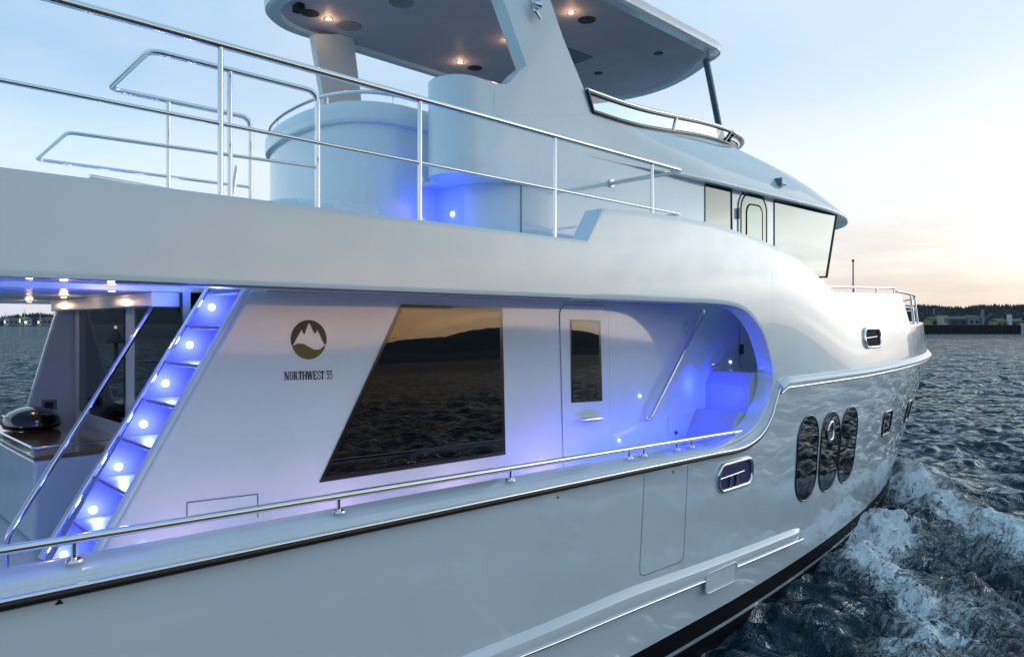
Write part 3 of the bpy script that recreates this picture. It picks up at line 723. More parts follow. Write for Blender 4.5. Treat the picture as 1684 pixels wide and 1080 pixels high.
# ================================================================== UPPER DECK handrail and stanchions
yh = 4.25; zh = H+1.652; zm = H+1.19
pe = P(1122, 276, yh)
hr = finish('deck_handrail', MB().tube(fillet([(-5.4, yh, zh), (pe.x, yh, zh), (P(1003, 299, 5.2).x+.05, 5.2, zh)], .09, 6), .0245, 14), 'steel', yacht, smooth=60)
finish('flange', MB().tube([(pe.x, 5.19, zh), (pe.x, 5.215, zh)], .045, 14), 'steel', hr, smooth=40)
finish('mid_rail', MB().tube(fillet([(-5.4, yh, zm), (P(1119, 353, yh).x, yh, zm-.01), (P(1119, 353, yh).x-.02, 4.75, zm-.01)], .05), .013, 10), 'steel', hr, smooth=60)
for x in (1.775-1.47, 1.775, 3.25, 4.735, 6.23, -1.17, -2.64, -4.1):
    finish('stanchion', MB().tube([(x, yh, H+.74), (x, yh, zh)], .0165, 12), 'steel', hr, smooth=60)
# stairwell guard rails
gd = finish('stairwell_guard', MB().tube(fillet([(2.55, 4.49, H+.5), (2.55, 4.49, H+1.6), (1.46, 4.49, H+1.6), (1.5, 5.42, H+1.6), (2.5, 5.42, H+1.6), (2.5, 5.42, H+.5)], .09, 6), .019, 12), 'steel', yacht, smooth=60)
finish('guard_mid_rail', MB().tube(fillet([(2.55, 4.49, H+1.08), (1.04, 4.49, H+1.04), (1.08, 5.42, H+1.05), (2.5, 5.42, H+1.06)], .05, 4), .011, 10), 'steel', gd, smooth=60)
finish('guard_low_rail', MB().tube(fillet([(1.12, 4.40, H+.80), (1.95, 4.49, H+.775), (1.98, 4.49, H+1.0)], .04, 4), .013, 10), 'steel', gd, smooth=60)
xg = P(378, 200, 4.49).x
finish('guard_post', MB().tube([(xg, 4.49, H+.5), (xg, 4.49, H+1.6)], .0165, 12), 'steel', gd, smooth=60)
xg = P(277, 220, 5.42).x
finish('guard_post', MB().tube([(xg, 5.42, H+.5), (xg, 5.42, H+1.6)], .0165, 12), 'steel', gd, smooth=60)

# ================================================================== PILOTHOUSE
ys = 5.22
pf = P(1375, 350, ys); pb2 = P(1362, 457, ys); rk_ = (pf.x-pb2.x)/(pf.z-pb2.z)
def front_x(z): return pb2.x+rk_*(z-pb2.z)
# plan outline at height z: side then rounded front
def ph_row(z, x0=5.75):
    fx = front_x(z); o = []
    o += [(x, ys) for x in np.linspace(x0, fx-.12, 24)]
    for k in range(1, 7): a = R(90*k/6); o.append((fx-.12+.12*math.sin(a), ys+.12*(1-math.cos(a))))
    for t in np.linspace(.1, 1, 8): o.append((fx+.75*math.sin(t*math.pi/2), ys+.12+(YC-ys-.12)*t))
    return [Vector((x, y, z)) for x, y in o]
rows = [ph_row(z) for z in np.linspace(H-.4, H+2.02, 8)]
phs = finish('pilothouse', MB().grid(rows).grid([[(p.x, 2*YC-p.y, p.z) for p in r] for r in rows], flip=True), 'gel_gloss', yacht, smooth=40)
def PS(px, py, off=0): return P(px, py, ys-off)
def side_window(name, q, q2, par, m='glass_hi'):
    fr_ = finish(name, MB().prism([PS(*p, .003) for p in q], (0, -.006, 0)), 'trim', par)
    finish('pane', MB().prism([PS(*p, .010) for p in q2], (0, -.003, 0)), m, fr_); return fr_
side_window('side_window', [(1159, 302), (1203.5, 312), (1204.5, 400), (1159, 400)], [(1160, 305), (1200.5, 314.5), (1201, 400), (1160, 400)], phs)
side_window('side_window', [(1272.5, 329.5), (1377, 352.5), (1360.5, 457), (1272.5, 457)], [(1274, 333), (1373, 355), (1357, 454), (1274, 454)], phs)
# rounded pilothouse door
def rrect_px(x0, y0, x1, y1, y0b, r=9):
    a, b = PS(x0, y0), PS(x1, y0b); w_ = b.x-a.x
    zt = lambda x: a.z+(b.z-a.z)*(x-a.x)/w_
    zb = PS(x0, y1).z; rr = w_*.28; o = [(a.x, zb)]
    for k in range(7): t = R(90*k/6); o.append((a.x+rr*(1-math.cos(t)), zt(a.x+rr*(1-math.cos(t)))-rr*(1-math.sin(t))))
    for k in range(7): t = R(90*k/6); xx = b.x-rr*(1-math.sin(t)); o.append((xx, zt(xx)-rr*(1-math.cos(t))))
    o.append((b.x, zb)); return o
o1 = rrect_px(1213, 313, 1262, 420, 322)
pd = finish('pilothouse_door', MB().prism([(x, ys-.003, z) for x, z in o1], (0, -.012, 0)), 'glass_hi', phs, bevel=.004)
o1b = rrect_px(1217, 318, 1259, 420, 326)
finish('door_gasket', strip_line([Vector((x, ys-.020, z)) for x, z in o1b], .022, 0), 'trim', pd)
o2 = rrect_px(1226, 335, 1252, 420, 340)
dw_ = finish('door_window', MB().prism([(x, ys-.016, z) for x, z in o2], (0, -.004, 0)), 'glass_hi', pd)
finish('window_trim', strip_line([Vector((x, ys-.023, z)) for x, z in o2], .022, 0), 'trim', dw_)
finish('hinge', MB().prism([PS(*p, .02) for p in ((1213, 342), (1216, 342), (1216, 360), (1213, 360))], (0, -.02, 0)), 'black', pd)

# roof / brow: loft from the lip up to the windscreen base
def Lc(t):      # lip: t 0..1 side, 1..2 round the front
    z = H+1.93
    if t <= 1:
        x = 6.4+(12.3-6.4)*t
        k = min(1, max(0, (x-6.6)/2.6)); k = k*k*(3-2*k)
        return Vector((x, 5.215-.13*k, z+.013*(x-8)))
    a = R(90*(t-1))
    return Vector((12.3+3.75*math.sin(a)**.85, YC-(YC-5.085)*math.cos(a)**.85 if t < 2 else YC, z+.056+.02*(t-1)))
def Uc(t):
    if t <= 1:
        x = 6.4+(10.0-6.4)*t; k = min(1, max(0, (x-6.8)/3.2)); s = k*k*(3-2*k)
        return Vector((x, 5.215+.32*s, H+2.41+.34*s))
    a = R(90*(t-1)); return Vector((10.0+1.5*math.sin(a), YC-(YC-5.535)*math.cos(a), H+2.75+.08*(t-1)))
rows = []
ts = list(np.linspace(0, 1, 40))+list(np.linspace(1, 2, 40))[1:]
for t in ts:
    l, u = Lc(t), Uc(t); r = []
    inn = Vector((0, 1, 0)) if t <= 1 else Vector((-math.sin(R(90*(t-1))), math.cos(R(90*(t-1))), 0))
    k = min(1, max(0, (l.x-6.6)/2.6)) if t <= 1 else 1
    r.append(l+inn*(.004+.30*k)+Vector((0, 0, .015)))           # under face
    r.append(l+inn*.02*k+Vector((0, 0, -.012*k))); r.append(l+Vector((0, 0, .02))); r.append(l+inn*.006+Vector((0, 0, .05)))
    for j in range(1, 13):
        s = j/12; p = (l+Vector((0, 0, .05)))*(1-s)+u*s
        bulge = math.sin(math.pi*s)*(.05+.20*max(0, t-1))*k
        p += Vector((0, 0, 1))*bulge-inn*bulge*.3
        r.append(p)
    rows.append(r)
mir = [[Vector((p.x, 2*YC-p.y, p.z)) for p in r] for r in rows]
roof = finish('pilothouse_roof', MB().grid(rows).grid(mir, flip=True), 'gel_gloss', yacht, smooth=50)
finish('flybridge_sole', MB().box((5.0, 5.3, H+1.75), (10.2, 8.9, H+1.85)), 'gel_soft', yacht)
# flybridge dash deck closing the roof between the windscreen bases
finish('dash_top', MB().flat([Uc(t)-Vector((0, 0, .01)) for t in np.linspace(1, 2, 16)]+[Vector((p.x, 2*YC-p.y, p.z-.01)) for p in [Uc(t) for t in np.linspace(2, 1, 16)]]), 'gel_soft', yacht)
# aft wrapped corner of the coaming, overhanging the walkway
cor = []
for k in range(19): a = R(180*k/18); cor.append((4.70-.30*math.sin(a), 5.515-.30*math.cos(a)))
cor += [(x, 5.815) for x in np.linspace(4.9, 6.4, 6)]
side = [(x, 5.215) for x in np.linspace(6.4, 4.75, 12)]
side = [(x, 5.215) for x in np.linspace(6.4, 4.75, 12)]
pl = side+cor
tp = lambda x: H+2.37+(.03 if x < 4.7 else 0)
def bot(i, x): return H+1.45
rows = [[(x, y, bot(i, x)) for i, (x, y) in enumerate(pl)], [(x, y, H+1.70) for x, y in pl], [(x, y, H+1.95) for x, y in pl], [(x, y, H+2.2) for x, y in pl], [(x, y, H+2.39) for x, y in pl]]
def inset(x, y, d):
    if x > 4.7: return (x, y+d if y < 5.5 else y-d)
    v = Vector((x-4.70, y-5.515)); v = v*(1-d/.30); return (4.70+v.x, 5.515+v.y)
for d, z in ((.02, 2.405), (.06, 2.412), (.29, 2.412)): rows.append([(*inset(x, y, d), H+z) for x, y in pl])
co = finish('flybridge_coaming', MB().grid(rows), 'gel_gloss', yacht, smooth=40)
cu = [(x, y) for x, y in pl]
finish('coaming_underside', MB().prism([(x, y+.003, H+1.452) for x, y in cu], (0, 0, .03)), 'gel', co)
# lower wall with its tucked corner
low = [(5.75, ys)]
for k in range(1, 15): a = R(90*k/14); low.append((5.7-.75*math.sin(a), ys+.52*(1-math.cos(a))))
low += [(4.95, y) for y in np.linspace(5.8, 7.0, 6)]
finish('stair_tower_wall', MB().grid([[(x, y, z) for x, y in low] for z in (H+.5, H+.8, H+1.15, H+1.46)]), 'gel_gloss', yacht, smooth=60)
finish('panel_seam', MB().box((5.35, ys+.05, H+.5), (5.356, ys+.09, H+1.44)), 'seam', yacht)
finish('flybridge_sole', MB().box((4.72, 5.80, H+1.46), (6.4, 8.85, H+1.5)), 'gel_soft', yacht)
for py, zz in ((283, 0), (352, 0)):
    p = PX(744, py, 4.945)
    l_ = finish('courtesy_light', MB().disc(p, (-1, 0, 0), .02, .012, 14), 'blue_lamp', yacht, smooth=60)
lamp('courtesy_lamp', (4.72, 5.95, H+1.0), BLUE, 6, yacht, .03)
lamp('courtesy_lamp', (4.6, 6.0, H+.75), BLUE, 2.5, yacht, .03)

# arch leg (starboard) from the coaming up to the hardtop
ya = 5.2135
def A(px, py): p = P(px, py, ya); return p
ZT = H+4.02
def ext(a, b, z): t = (z-a.z)/(b.z-a.z); return a+(b-a)*t
f1, f2 = A(960, 146), A(905, 0); r1, r2 = A(866, 108), A(828, 0)
poly = [A(812, 150), A(815, 137), A(832, 139), A(843, 131), A(853, 119), r1, ext(r1, r2, ZT), ext(f1, f2, ZT), f2, A(925, 60), f1, A(972, 172), A(974, 190), A(812, 190)]
arch = finish('arch_leg', MB().prism(poly, (0, .16, 0)), 'gel_gloss', yacht)
fil = [A(832, 139), A(843, 131), A(853, 119), r1]
# inner round bulge behind the leg foot
rows = []
for z in (H+2.3, H+2.52): rows.append([(5.35+.45*math.cos(a), 5.6+.35*math.sin(a), z) for a in np.linspace(0, 2*math.pi, 20)])
# port arch leg
tl = [PX(510, 70, 5.0), PX(575, 85, 5.0)]
ypt = 8.95
pq = [P(508, 60, ypt), P(573, 60, ypt), P(585, 150, ypt), P(590, 190, ypt), P(528, 190, ypt), P(523, 150, ypt)]
finish('arch_leg', MB().prism(pq, (0, -.12, 0)), 'gel', yacht, bevel=.01)
# anchor-light style twin chrome horn on the leg
hc = A(874, 10)
hn = finish('horn_cluster', MB().tube([hc+Vector((.0, -.05, .12)), hc+Vector((.06, -.07, .12))], [.035, .05], 14).tube([hc+Vector((-.02, -.05, .0)), hc+Vector((.05, -.08, -.01))], [.03, .055], 14).tube([hc+Vector((.01, -.0, .1)), hc+Vector((.01, -.05, -.1))], .022, 12).tube([hc+Vector((.0, -.04, -.07)), hc+Vector((.07, -.06, -.14))], [.035, .02], 12), 'steel', arch, smooth=50)

# flybridge windscreen: frames and clear panels
def wsb(t): return Uc(t)
tt = lambda x: (x-6.4)/(10.0-6.4)
t_s, t_e = tt(6.45), tt(10.0)
base = [Uc(t)+Vector((0, -.01, .012)) for t in np.linspace(t_s, 1, 16)]
topl = []
for i, t in enumerate(np.linspace(t_s, 1, 16)):
    p = Uc(t); s = i/15; topl.append(p+Vector((-.12+.35*s, -.02, .235-.01*s)))
fb = [Uc(t)+Vector((0, 0, .012)) for t in np.linspace(1, 2, 16)]
ft = [Uc(t)+Vector((.23*1, 0, .22))+Vector((.1*math.sin(R(90*(t-1))), 0, 0)) for t in np.linspace(1, 2, 16)]
ws = finish('windscreen_rail', MB().tube(topl+ft[1:], .022, 10).tube([Vector((p.x, 2*YC-p.y, p.z)) for p in topl+ft[1:]], .022, 10), 'steel', yacht, smooth=60)
finish('lower_frame', MB().tube(base+fb[1:], .026, 8), 'frame', ws, smooth=60)
finish('upper_gasket', MB().tube([p+Vector((0, 0, -.026)) for p in topl+ft[1:]], .024, 8), 'frame', ws, smooth=60)
for i in (0, 8, 15):
    finish('mullion', MB().tube([base[i], topl[i]], .026, 8), 'steel' if i == 8 else 'frame', ws, smooth=60)
def pane_rows(a, b): return [[p for p in a], [q_ for q_ in b]]
finish('windscreen_pane', MB().grid([base, [p+Vector((0, 0, -.02)) for p in topl]]), 'clear', ws, solid=.008)
finish('windscreen_pane', MB().grid([fb, [p+Vector((0, 0, -.02)) for p in ft]]), 'clear', ws, smooth=60, solid=.008)

# ---- aft flybridge pod
podp = [Vector((x, y, 0)) for x, y in ((5.0, 6.16), (4.6, 6.16), (4.38, 6.18), (4.12, 6.30), (3.94, 6.56), (3.87, 6.95), (3.89, 7.5), (3.98, 8.0), (4.12, 8.4), (4.4, 8.75), (4.95, 8.95))]
pp = smooth_curve(podp, 60)
def off2(pts, d):
    o = []
    for i, p in enumerate(pts):
        t = (pts[min(i+1, len(pts)-1)]-pts[max(i-1, 0)]).normalized(); n = Vector((t.y, -t.x, 0)); o.append(p-n*d)
    return o
def at_z(pts, z): return [Vector((p.x, p.y, z)) for p in pts]
sgn = -1
d_test = off2(pp, .05)
if d_test[30].x > pp[30].x: sgn = 1
def OFF(d): return off2(pp, -d if sgn == 1 else d)
pod = finish('flybridge_pod', MB().grid([at_z(pp, H+.5), at_z(pp, H+.9), at_z(pp, H+1.3), at_z(pp, H+1.7), at_z(pp, H+2.05)]), 'gel', yacht, smooth=60)
finish('pod_rim', MB().grid([at_z(OFF(-.01), H+2.05), at_z(OFF(.05), H+2.06), at_z(OFF(.06), H+2.09), at_z(OFF(.055), H+2.22), at_z(OFF(.03), H+2.27), at_z(OFF(-.08), H+2.28), at_z(OFF(-.1), H+2.15)]), 'gel', pod, smooth=35)
rl = finish('pod_rail', MB().tube(at_z(OFF(.0)[4:], H+2.37), .02, 10), 'steel', pod, smooth=60)
for i in (12, 26, 40, 54): finish('rail_post', MB().tube([Vector((pp[i].x, pp[i].y, H+2.27)), Vector((pp[i].x, pp[i].y, H+2.37))], .008, 8), 'steel', pod)
# deck box beside the pod
dbx = [Vector((x, y, 0)) for x, y in ((3.2, 6.3), (3.6, 6.05), (4.1, 6.0), (4.1, 6.7), (3.3, 7.3), (3.1, 6.9))]
finish('deck_locker', MB().prism([Vector((p.x, p.y, H+.5)) for p in dbx], (0, 0, .68)), 'gel_soft', yacht, bevel=.05)

# ================================================================== HARDTOP
def ht_outline(d=0, n=10):
    x0, x1, y0, y1 = 4.15+d, 9.95-d, 5.36+d, 9.2-d
    o = []
    r1_, r2_ = .75-d*.6, .42
    for k in range(n+1): a = R(180+90*k/n); o.append((x0+r1_+math.cos(a)*r1_, y0+r1_+math.sin(a)*r1_))
    for k in range(n+1): a = R(270+75*k/n); o.append((x1-r2_+math.cos(a)*r2_, y0+r2_+math.sin(a)*r2_))
    xa = o[-1][0]; ya_ = o[-1][1]; yb_ = y0+y1-ya_
    for k in range(1, 14): t = k/14; o.append((xa+.62*math.sin(math.pi*t)**.9, ya_+(yb_-ya_)*t))
    for k in range(n+1): a = R(15+75*k/n); o.append((x1-r2_+math.cos(a)*r2_, y1-r2_+math.sin(a)*r2_))
    for k in range(n+1): a = R(90+90*k/n); o.append((x0+r1_+math.cos(a)*r1_, y1-r1_+math.sin(a)*r1_))
    return o
ZH = H+3.98
sec = [(.19, .05), (.17, .0), (.05, .0), (.012, .03), (.0, .07), (.0, .13), (.04, .17), (.3, .20)]
rows = [[(x, y, ZH+dz) for x, y in ht_outline(d)] for d, dz in sec]
ht = finish('hardtop', MB().grid(rows, closed=True), 'gel', yacht, smooth=35)
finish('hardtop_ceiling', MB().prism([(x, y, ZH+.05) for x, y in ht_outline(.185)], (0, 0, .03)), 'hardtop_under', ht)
finish('hardtop_roof', MB().prism([(x, y, ZH+.19) for x, y in ht_outline(.29)], (0, 0, .015)), 'gel', ht)
ZC = ZH+.05
for px, py in ((540, 31), (757, 102), (939, 20), (838, 66)):
    c = PZ(px, py, ZC)
    dlt = finish('downlight', MB().disc(c, (0, 0, -1), .055, .008, 18), 'steel', ht)
    finish('bulb', MB().disc(c+Vector((0, 0, -.008)), (0, 0, -1), .035, .004, 16), 'warm_lamp', dlt)
    lamp('downlight_lamp', c+Vector((0, 0, -.08)), (1, .6, .3), 1.2, ht, .03)
for px, py, r_, m in ((510, 22, .12, 'grill'), (574, 43, .17, 'grill_pale'), (781, 112, .12, 'grill'), (965, 33, .12, 'grill'), (984, 120.5, .07, 'grill'), (1083, 88, .07, 'grill'), (660, 4, .16, 'grill_pale')):
    c = PZ(px, py, ZC); s_ = finish('speaker', MB().disc(c, (0, 0, -1), r_, .006, 24), m, ht)
    finish('speaker_cone', MB().disc(c+Vector((0, 0, -.006)), (0, 0, -1), r_*.45, .004, 18), 'black' if m == 'grill' else m, s_)
hq = [PZ(px, py, ZC-.01) for px, py in ((925, 76), (975, 95), (940, 108), (900, 88))]
ha = finish('roof_hatch', MB().prism(hq, (0, 0, .008)), 'pole', ht)
cb = PZ(491, 8, ZC)
finish('ceiling_camera', MB().box(cb-Vector((.05, .08, .09)), cb+Vector((.05, .08, 0))), 'black', ht, bevel=.01)
pt, pbm = Vector((9.72, 5.72, ZH+.03)), P(1187, 200, 5.62)
finish('hardtop_pole', MB().tube([P(1161, 98, 5.68), pbm-Vector((0, 0, .3))], .05, 16), 'pole', yacht, smooth=60)
# flood light box on the roof
c = P(1283, 300, 5.16)
lb = finish('flood_light', MB().box(c-Vector((.09, .07, .05)), c+Vector((.09, .30, .06))), 'pole', roof, bevel=.012)

# ================================================================== BOW rails, antenna
def top_edge(x, ins=.08, dz=0): z = topz(x); xx = warp(x, z); y = HY(xx, z); return Vector((xx, y+ins, z+dz))
xa_ = np.linspace(10.75, 14.9, 20)
z1 = P(1380, 473, 4.3).z
bulr = finish('bulwark_rail', MB().tube([Vector((warp(x, z1), HY(warp(x, z1), z1)+.1, z1+.03*(x-10.75))) for x in xa_], .022, 10), 'steel', yacht, smooth=60)
for x in (11.2, 12.4, 13.6, 14.85):
    p = top_edge(x, .1); finish('rail_post', MB().tube([p-Vector((0, 0, .03)), Vector((p.x, p.y, z1+.03*(x-10.75)))], .016, 8), 'steel', bulr, smooth=60)
bx = [x for x in np.linspace(15.2, 22.7, 26)]
def bowp(x, z): xx = warp(x, z); return Vector((xx, min(HY(xx, z)+.12, YC), z))
arcs = [bowp(x, H+.62) for x in bx]
arcs = arcs+[Vector((p.x, 2*YC-p.y, p.z)) for p in arcs[::-1]]
br = finish('bow_rail', MB().tube(arcs, .026, 10), 'steel', yacht, smooth=60)
arcs = [bowp(x, H+.33) for x in bx[1:]]; arcs = arcs+[Vector((p.x, 2*YC-p.y, p.z)) for p in arcs[::-1]]
finish('bow_mid_rail', MB().tube(arcs, .016, 8), 'steel', br, smooth=60)
for x in (17.0, 18.6, 20.2, 21.6, 22.8):
    for s_ in (1, -1):
        p = bowp(x, H-.05); q_ = bowp(x, H+.62)
        if s_ < 0: p.y = 2*YC-p.y; q_.y = 2*YC-q_.y
        finish('bow_stanchion', MB().tube([p, q_], .02, 8), 'steel', br, smooth=60)
at0 = P(1403, 500, 5.5); at1 = P(1403, 429, 5.5)
finish('antenna', MB().tube([at0, at1], .014, 8).tube([at1-Vector((0, 0, .02)), at1+Vector((0, 0, .03))], .026, 8), 'frame', yacht, smooth=60)

# ================================================================== blue courtesy lights in the walkway
for px, py in ((1053, 651), (1019, 724)):
    p = Wp(px, py, .012); finish('courtesy_light', MB().disc(p, (0, -1, 0), .012, .006, 12), 'blue_lamp', yacht)
p = Wp(1202, 595, .012); finish('courtesy_light', MB().disc(p, (0, -1, 0), .012, .006, 12), 'blue_lamp', yacht)
for px, py in ((236, 897),): p = Wp(px, py, .012); finish('courtesy_light', MB().disc(p, (0, -1, 0), .012, .006, 12), 'blue_lamp', yacht)
def wl(px, py, off, pw, aim, r=.03, sp=130): lamp('courtesy_lamp', Wp(px, py, off), BLUE, pw, yacht, r, spot=sp, aim=aim)
wl(1150, 632, .16, 22, (.1, 1, -.1)); wl(1112, 735, .14, 10, (0, 1, .2)); wl(1172, 650, .30, 40, (1, .1, -.1), .05); wl(1125, 690, .35, 22, (1, .05, -.35), .05)
for x, pw in ((1.8, 3.2), (3.0, 3.2), (4.2, 3.2), (5.4, 3.4)): lamp('wall_fill_lamp', (x, 4.70, H-1.66), (1, .52, .95), pw*.8, yacht, .04)  # unseen pinkish fill lamps, added to lift the cabin wall to lavender
for x, pw in ((5.2, 9), (5.9, 15), (6.6, 17), (7.2, 13)): lamp('wall_fill_lamp', (x, 4.50, H-1.5), (.03, .06, 1), pw, yacht, .04, spot=115, aim=(.1, 1, .3))  # unseen blue spots aimed at the wall for the walkway's blue glow

exec_tail = True
# ================================================================== SEA
def vn(x, y, seed=0):
    xi = np.floor(x).astype(np.int64); yi = np.floor(y).astype(np.int64); fx, fy = x-xi, y-yi
    fx = fx*fx*fx*(fx*(fx*6-15)+10); fy = fy*fy*fy*(fy*(fy*6-15)+10)
    def h(a, b):
        n = (a*374761393+b*668265263+seed*1442695041) & 0xffffffff
        n = ((n ^ (n >> 13))*1274126177) & 0xffffffff
        return ((n ^ (n >> 16)) & 0xffff)/65535.0
    a, b, c, d = h(xi, yi), h(xi+1, yi), h(xi, yi+1), h(xi+1, yi+1)
    return (a*(1-fx)+b*fx)*(1-fy)+(c*(1-fx)+d*fx)*fy
def fbm(x, y, o=4, seed=0, g=.5):
    s = 0; a = 1; t = 0
    for i in range(o): s = s+a*vn(x*2**i+i*17.3, y*2**i-i*9.1, seed+i); t += a; a *= g
    return s/t
def polydist(x, y, pts):
    best = np.full(x.shape, 1e9); par = np.zeros(x.shape); side = np.zeros(x.shape)
    acc = 0; tot = sum(math.dist(a, b) for a, b in zip(pts, pts[1:]))
    for a, b in zip(pts, pts[1:]):
        dx, dy = b[0]-a[0], b[1]-a[1]; l = math.hypot(dx, dy)
        t = np.clip(((x-a[0])*dx+(y-a[1])*dy)/l**2, 0, 1)
        ex, ey = x-(a[0]+t*dx), y-(a[1]+t*dy); d = np.hypot(ex, ey)
        sgn = np.sign(dx*ey-dy*ex)
        m = d < best; best = np.where(m, d, best); par = np.where(m, (acc+t*l)/tot, par); side = np.where(m, sgn, side); acc += l
    return best, par, side
az = np.concatenate([np.arange(-82, 6, .5), np.arange(6, 84, .10), np.arange(84, 278, 1.5)])
rad = [2.2]
while rad[-1] < 300: rad.append(rad[-1]*1.0068)
while rad[-1] < 30000: rad.append(rad[-1]*1.05)
rad = np.array(rad)
AZg, Rg = np.meshgrid(np.radians(az), rad)
WX, WYy = Rg*np.cos(AZg), Rg*np.sin(AZg)
wz = np.zeros_like(WX)
fadeall = np.clip(1-(Rg-200)/100, 0, 1)
for i in range(110):
    lam = .28*(24**rng.rand()); ang_ = R(205)+rng.randn()*.75; k = 2*math.pi/lam; ph_ = rng.rand()*6.28
    amp = .0092*lam**.80*(.6+.8*rng.rand())*(.62 if lam > 2.5 else 1)
    cell = Rg*.0068*1.6
    fd_ = np.clip(1.6-cell/lam*3, 0, 1)
    q_ = k*(WX*math.cos(ang_)+WYy*math.sin(ang_))+ph_
    wz += fd_*amp*(np.sin(q_)+.28*np.cos(2*q_))
wz *= fadeall*(.7+.6*vn(WX*.06, WYy*.06, 3))
ridge1 = [(20.6, 7.1), (19.0, 6.1), (18.0, 5.2), (16.4, 3.9), (14.9, 2.6), (12.3, .9), (8, -1.4), (2, -4)]
ridge2 = [(13.6, 4.5), (12.2, 4.25), (10.6, 3.3), (8.9, 2.35), (6.6, 1.3), (2, -.4)]
wob = (fbm(WX*.9, WYy*.9, 3, 40)-.5)*1.0
d1, p1, s1 = polydist(WX+wob, WYy+wob*.7, ridge1)
d2, p2, s2_ = polydist(WX+wob*.8, WYy-wob*.6, ridge2)
inner = (s1 > 0) if False else None
# side of ridge1 nearest the hull
tst = polydist(np.array([14.0]), np.array([4.0]), ridge1)[2][0]
inside = (s1 == tst)
zone = inside*np.clip(1.15-d1/4.2, 0, 1)*np.clip(1.25-p1, 0, 1)
zone = zone*np.clip((WYy < 7.4)*1.0, 0, 1)
prof1 = np.where(inside, np.exp(-(d1/.8)**2), np.exp(-(d1/.42)**2))
lump = fbm(WX*1.7, WYy*1.7, 4, 11)
h1 = prof1*(.38-.26*np.clip(p1*1.6, 0, 1))*(.55+.9*lump)
ins2 = (s2_ == polydist(np.array([8.0]), np.array([4.0]), ridge2)[2][0])
h2 = np.where(ins2, np.exp(-(d2/.55)**2), np.exp(-(d2/.35)**2))*(.15-.08*p2)*(.5+1.1*lump)
near_ = np.exp(-(d2/.7)**2)
turb = (fbm(WX*2.3, WYy*1.9, 5, 21, .55)-.5)
wz += h1+h2+zone*turb*.40+(prof1+near_)*(fbm(WX*6.5, WYy*6.5, 3, 61, .6)-.5)*.11
near2 = np.exp(-(d2/1.5)**2)
wz += near2*turb*.20
foam = np.where(inside, prof1**1.7, prof1)*np.where(inside, .44, .64)*(1-.45*p1)+zone*.42+np.exp(-(d2/.6)**2)*.50*(1-.4*p2)
foam = np.clip(foam, 0, 1.1)
n0, n1 = WX.shape
me = bpy.data.meshes.new('sea'); V = np.stack([WX, WYy, wz], -1).reshape(-1, 3)
idx = np.arange(n0*n1).reshape(n0, n1)
nxt = np.roll(idx, -1, axis=1)
Fq = np.stack([idx[:-1], idx[1:], nxt[1:], nxt[:-1]], -1).reshape(-1, 4)[:, ::-1]
me.vertices.add(len(V)); me.vertices.foreach_set('co', V.ravel())
me.loops.add(Fq.size); me.loops.foreach_set('vertex_index', Fq.ravel())
me.polygons.add(len(Fq)); me.polygons.foreach_set('loop_start', np.arange(0, Fq.size, 4)); me.polygons.foreach_set('loop_total', np.full(len(Fq), 4))
me.update(); me.validate()
me.polygons.foreach_set('use_smooth', np.ones(len(me.polygons), bool))
at_ = me.attributes.new('foam', 'FLOAT', 'POINT'); at_.data.foreach_set('value', foam.ravel())
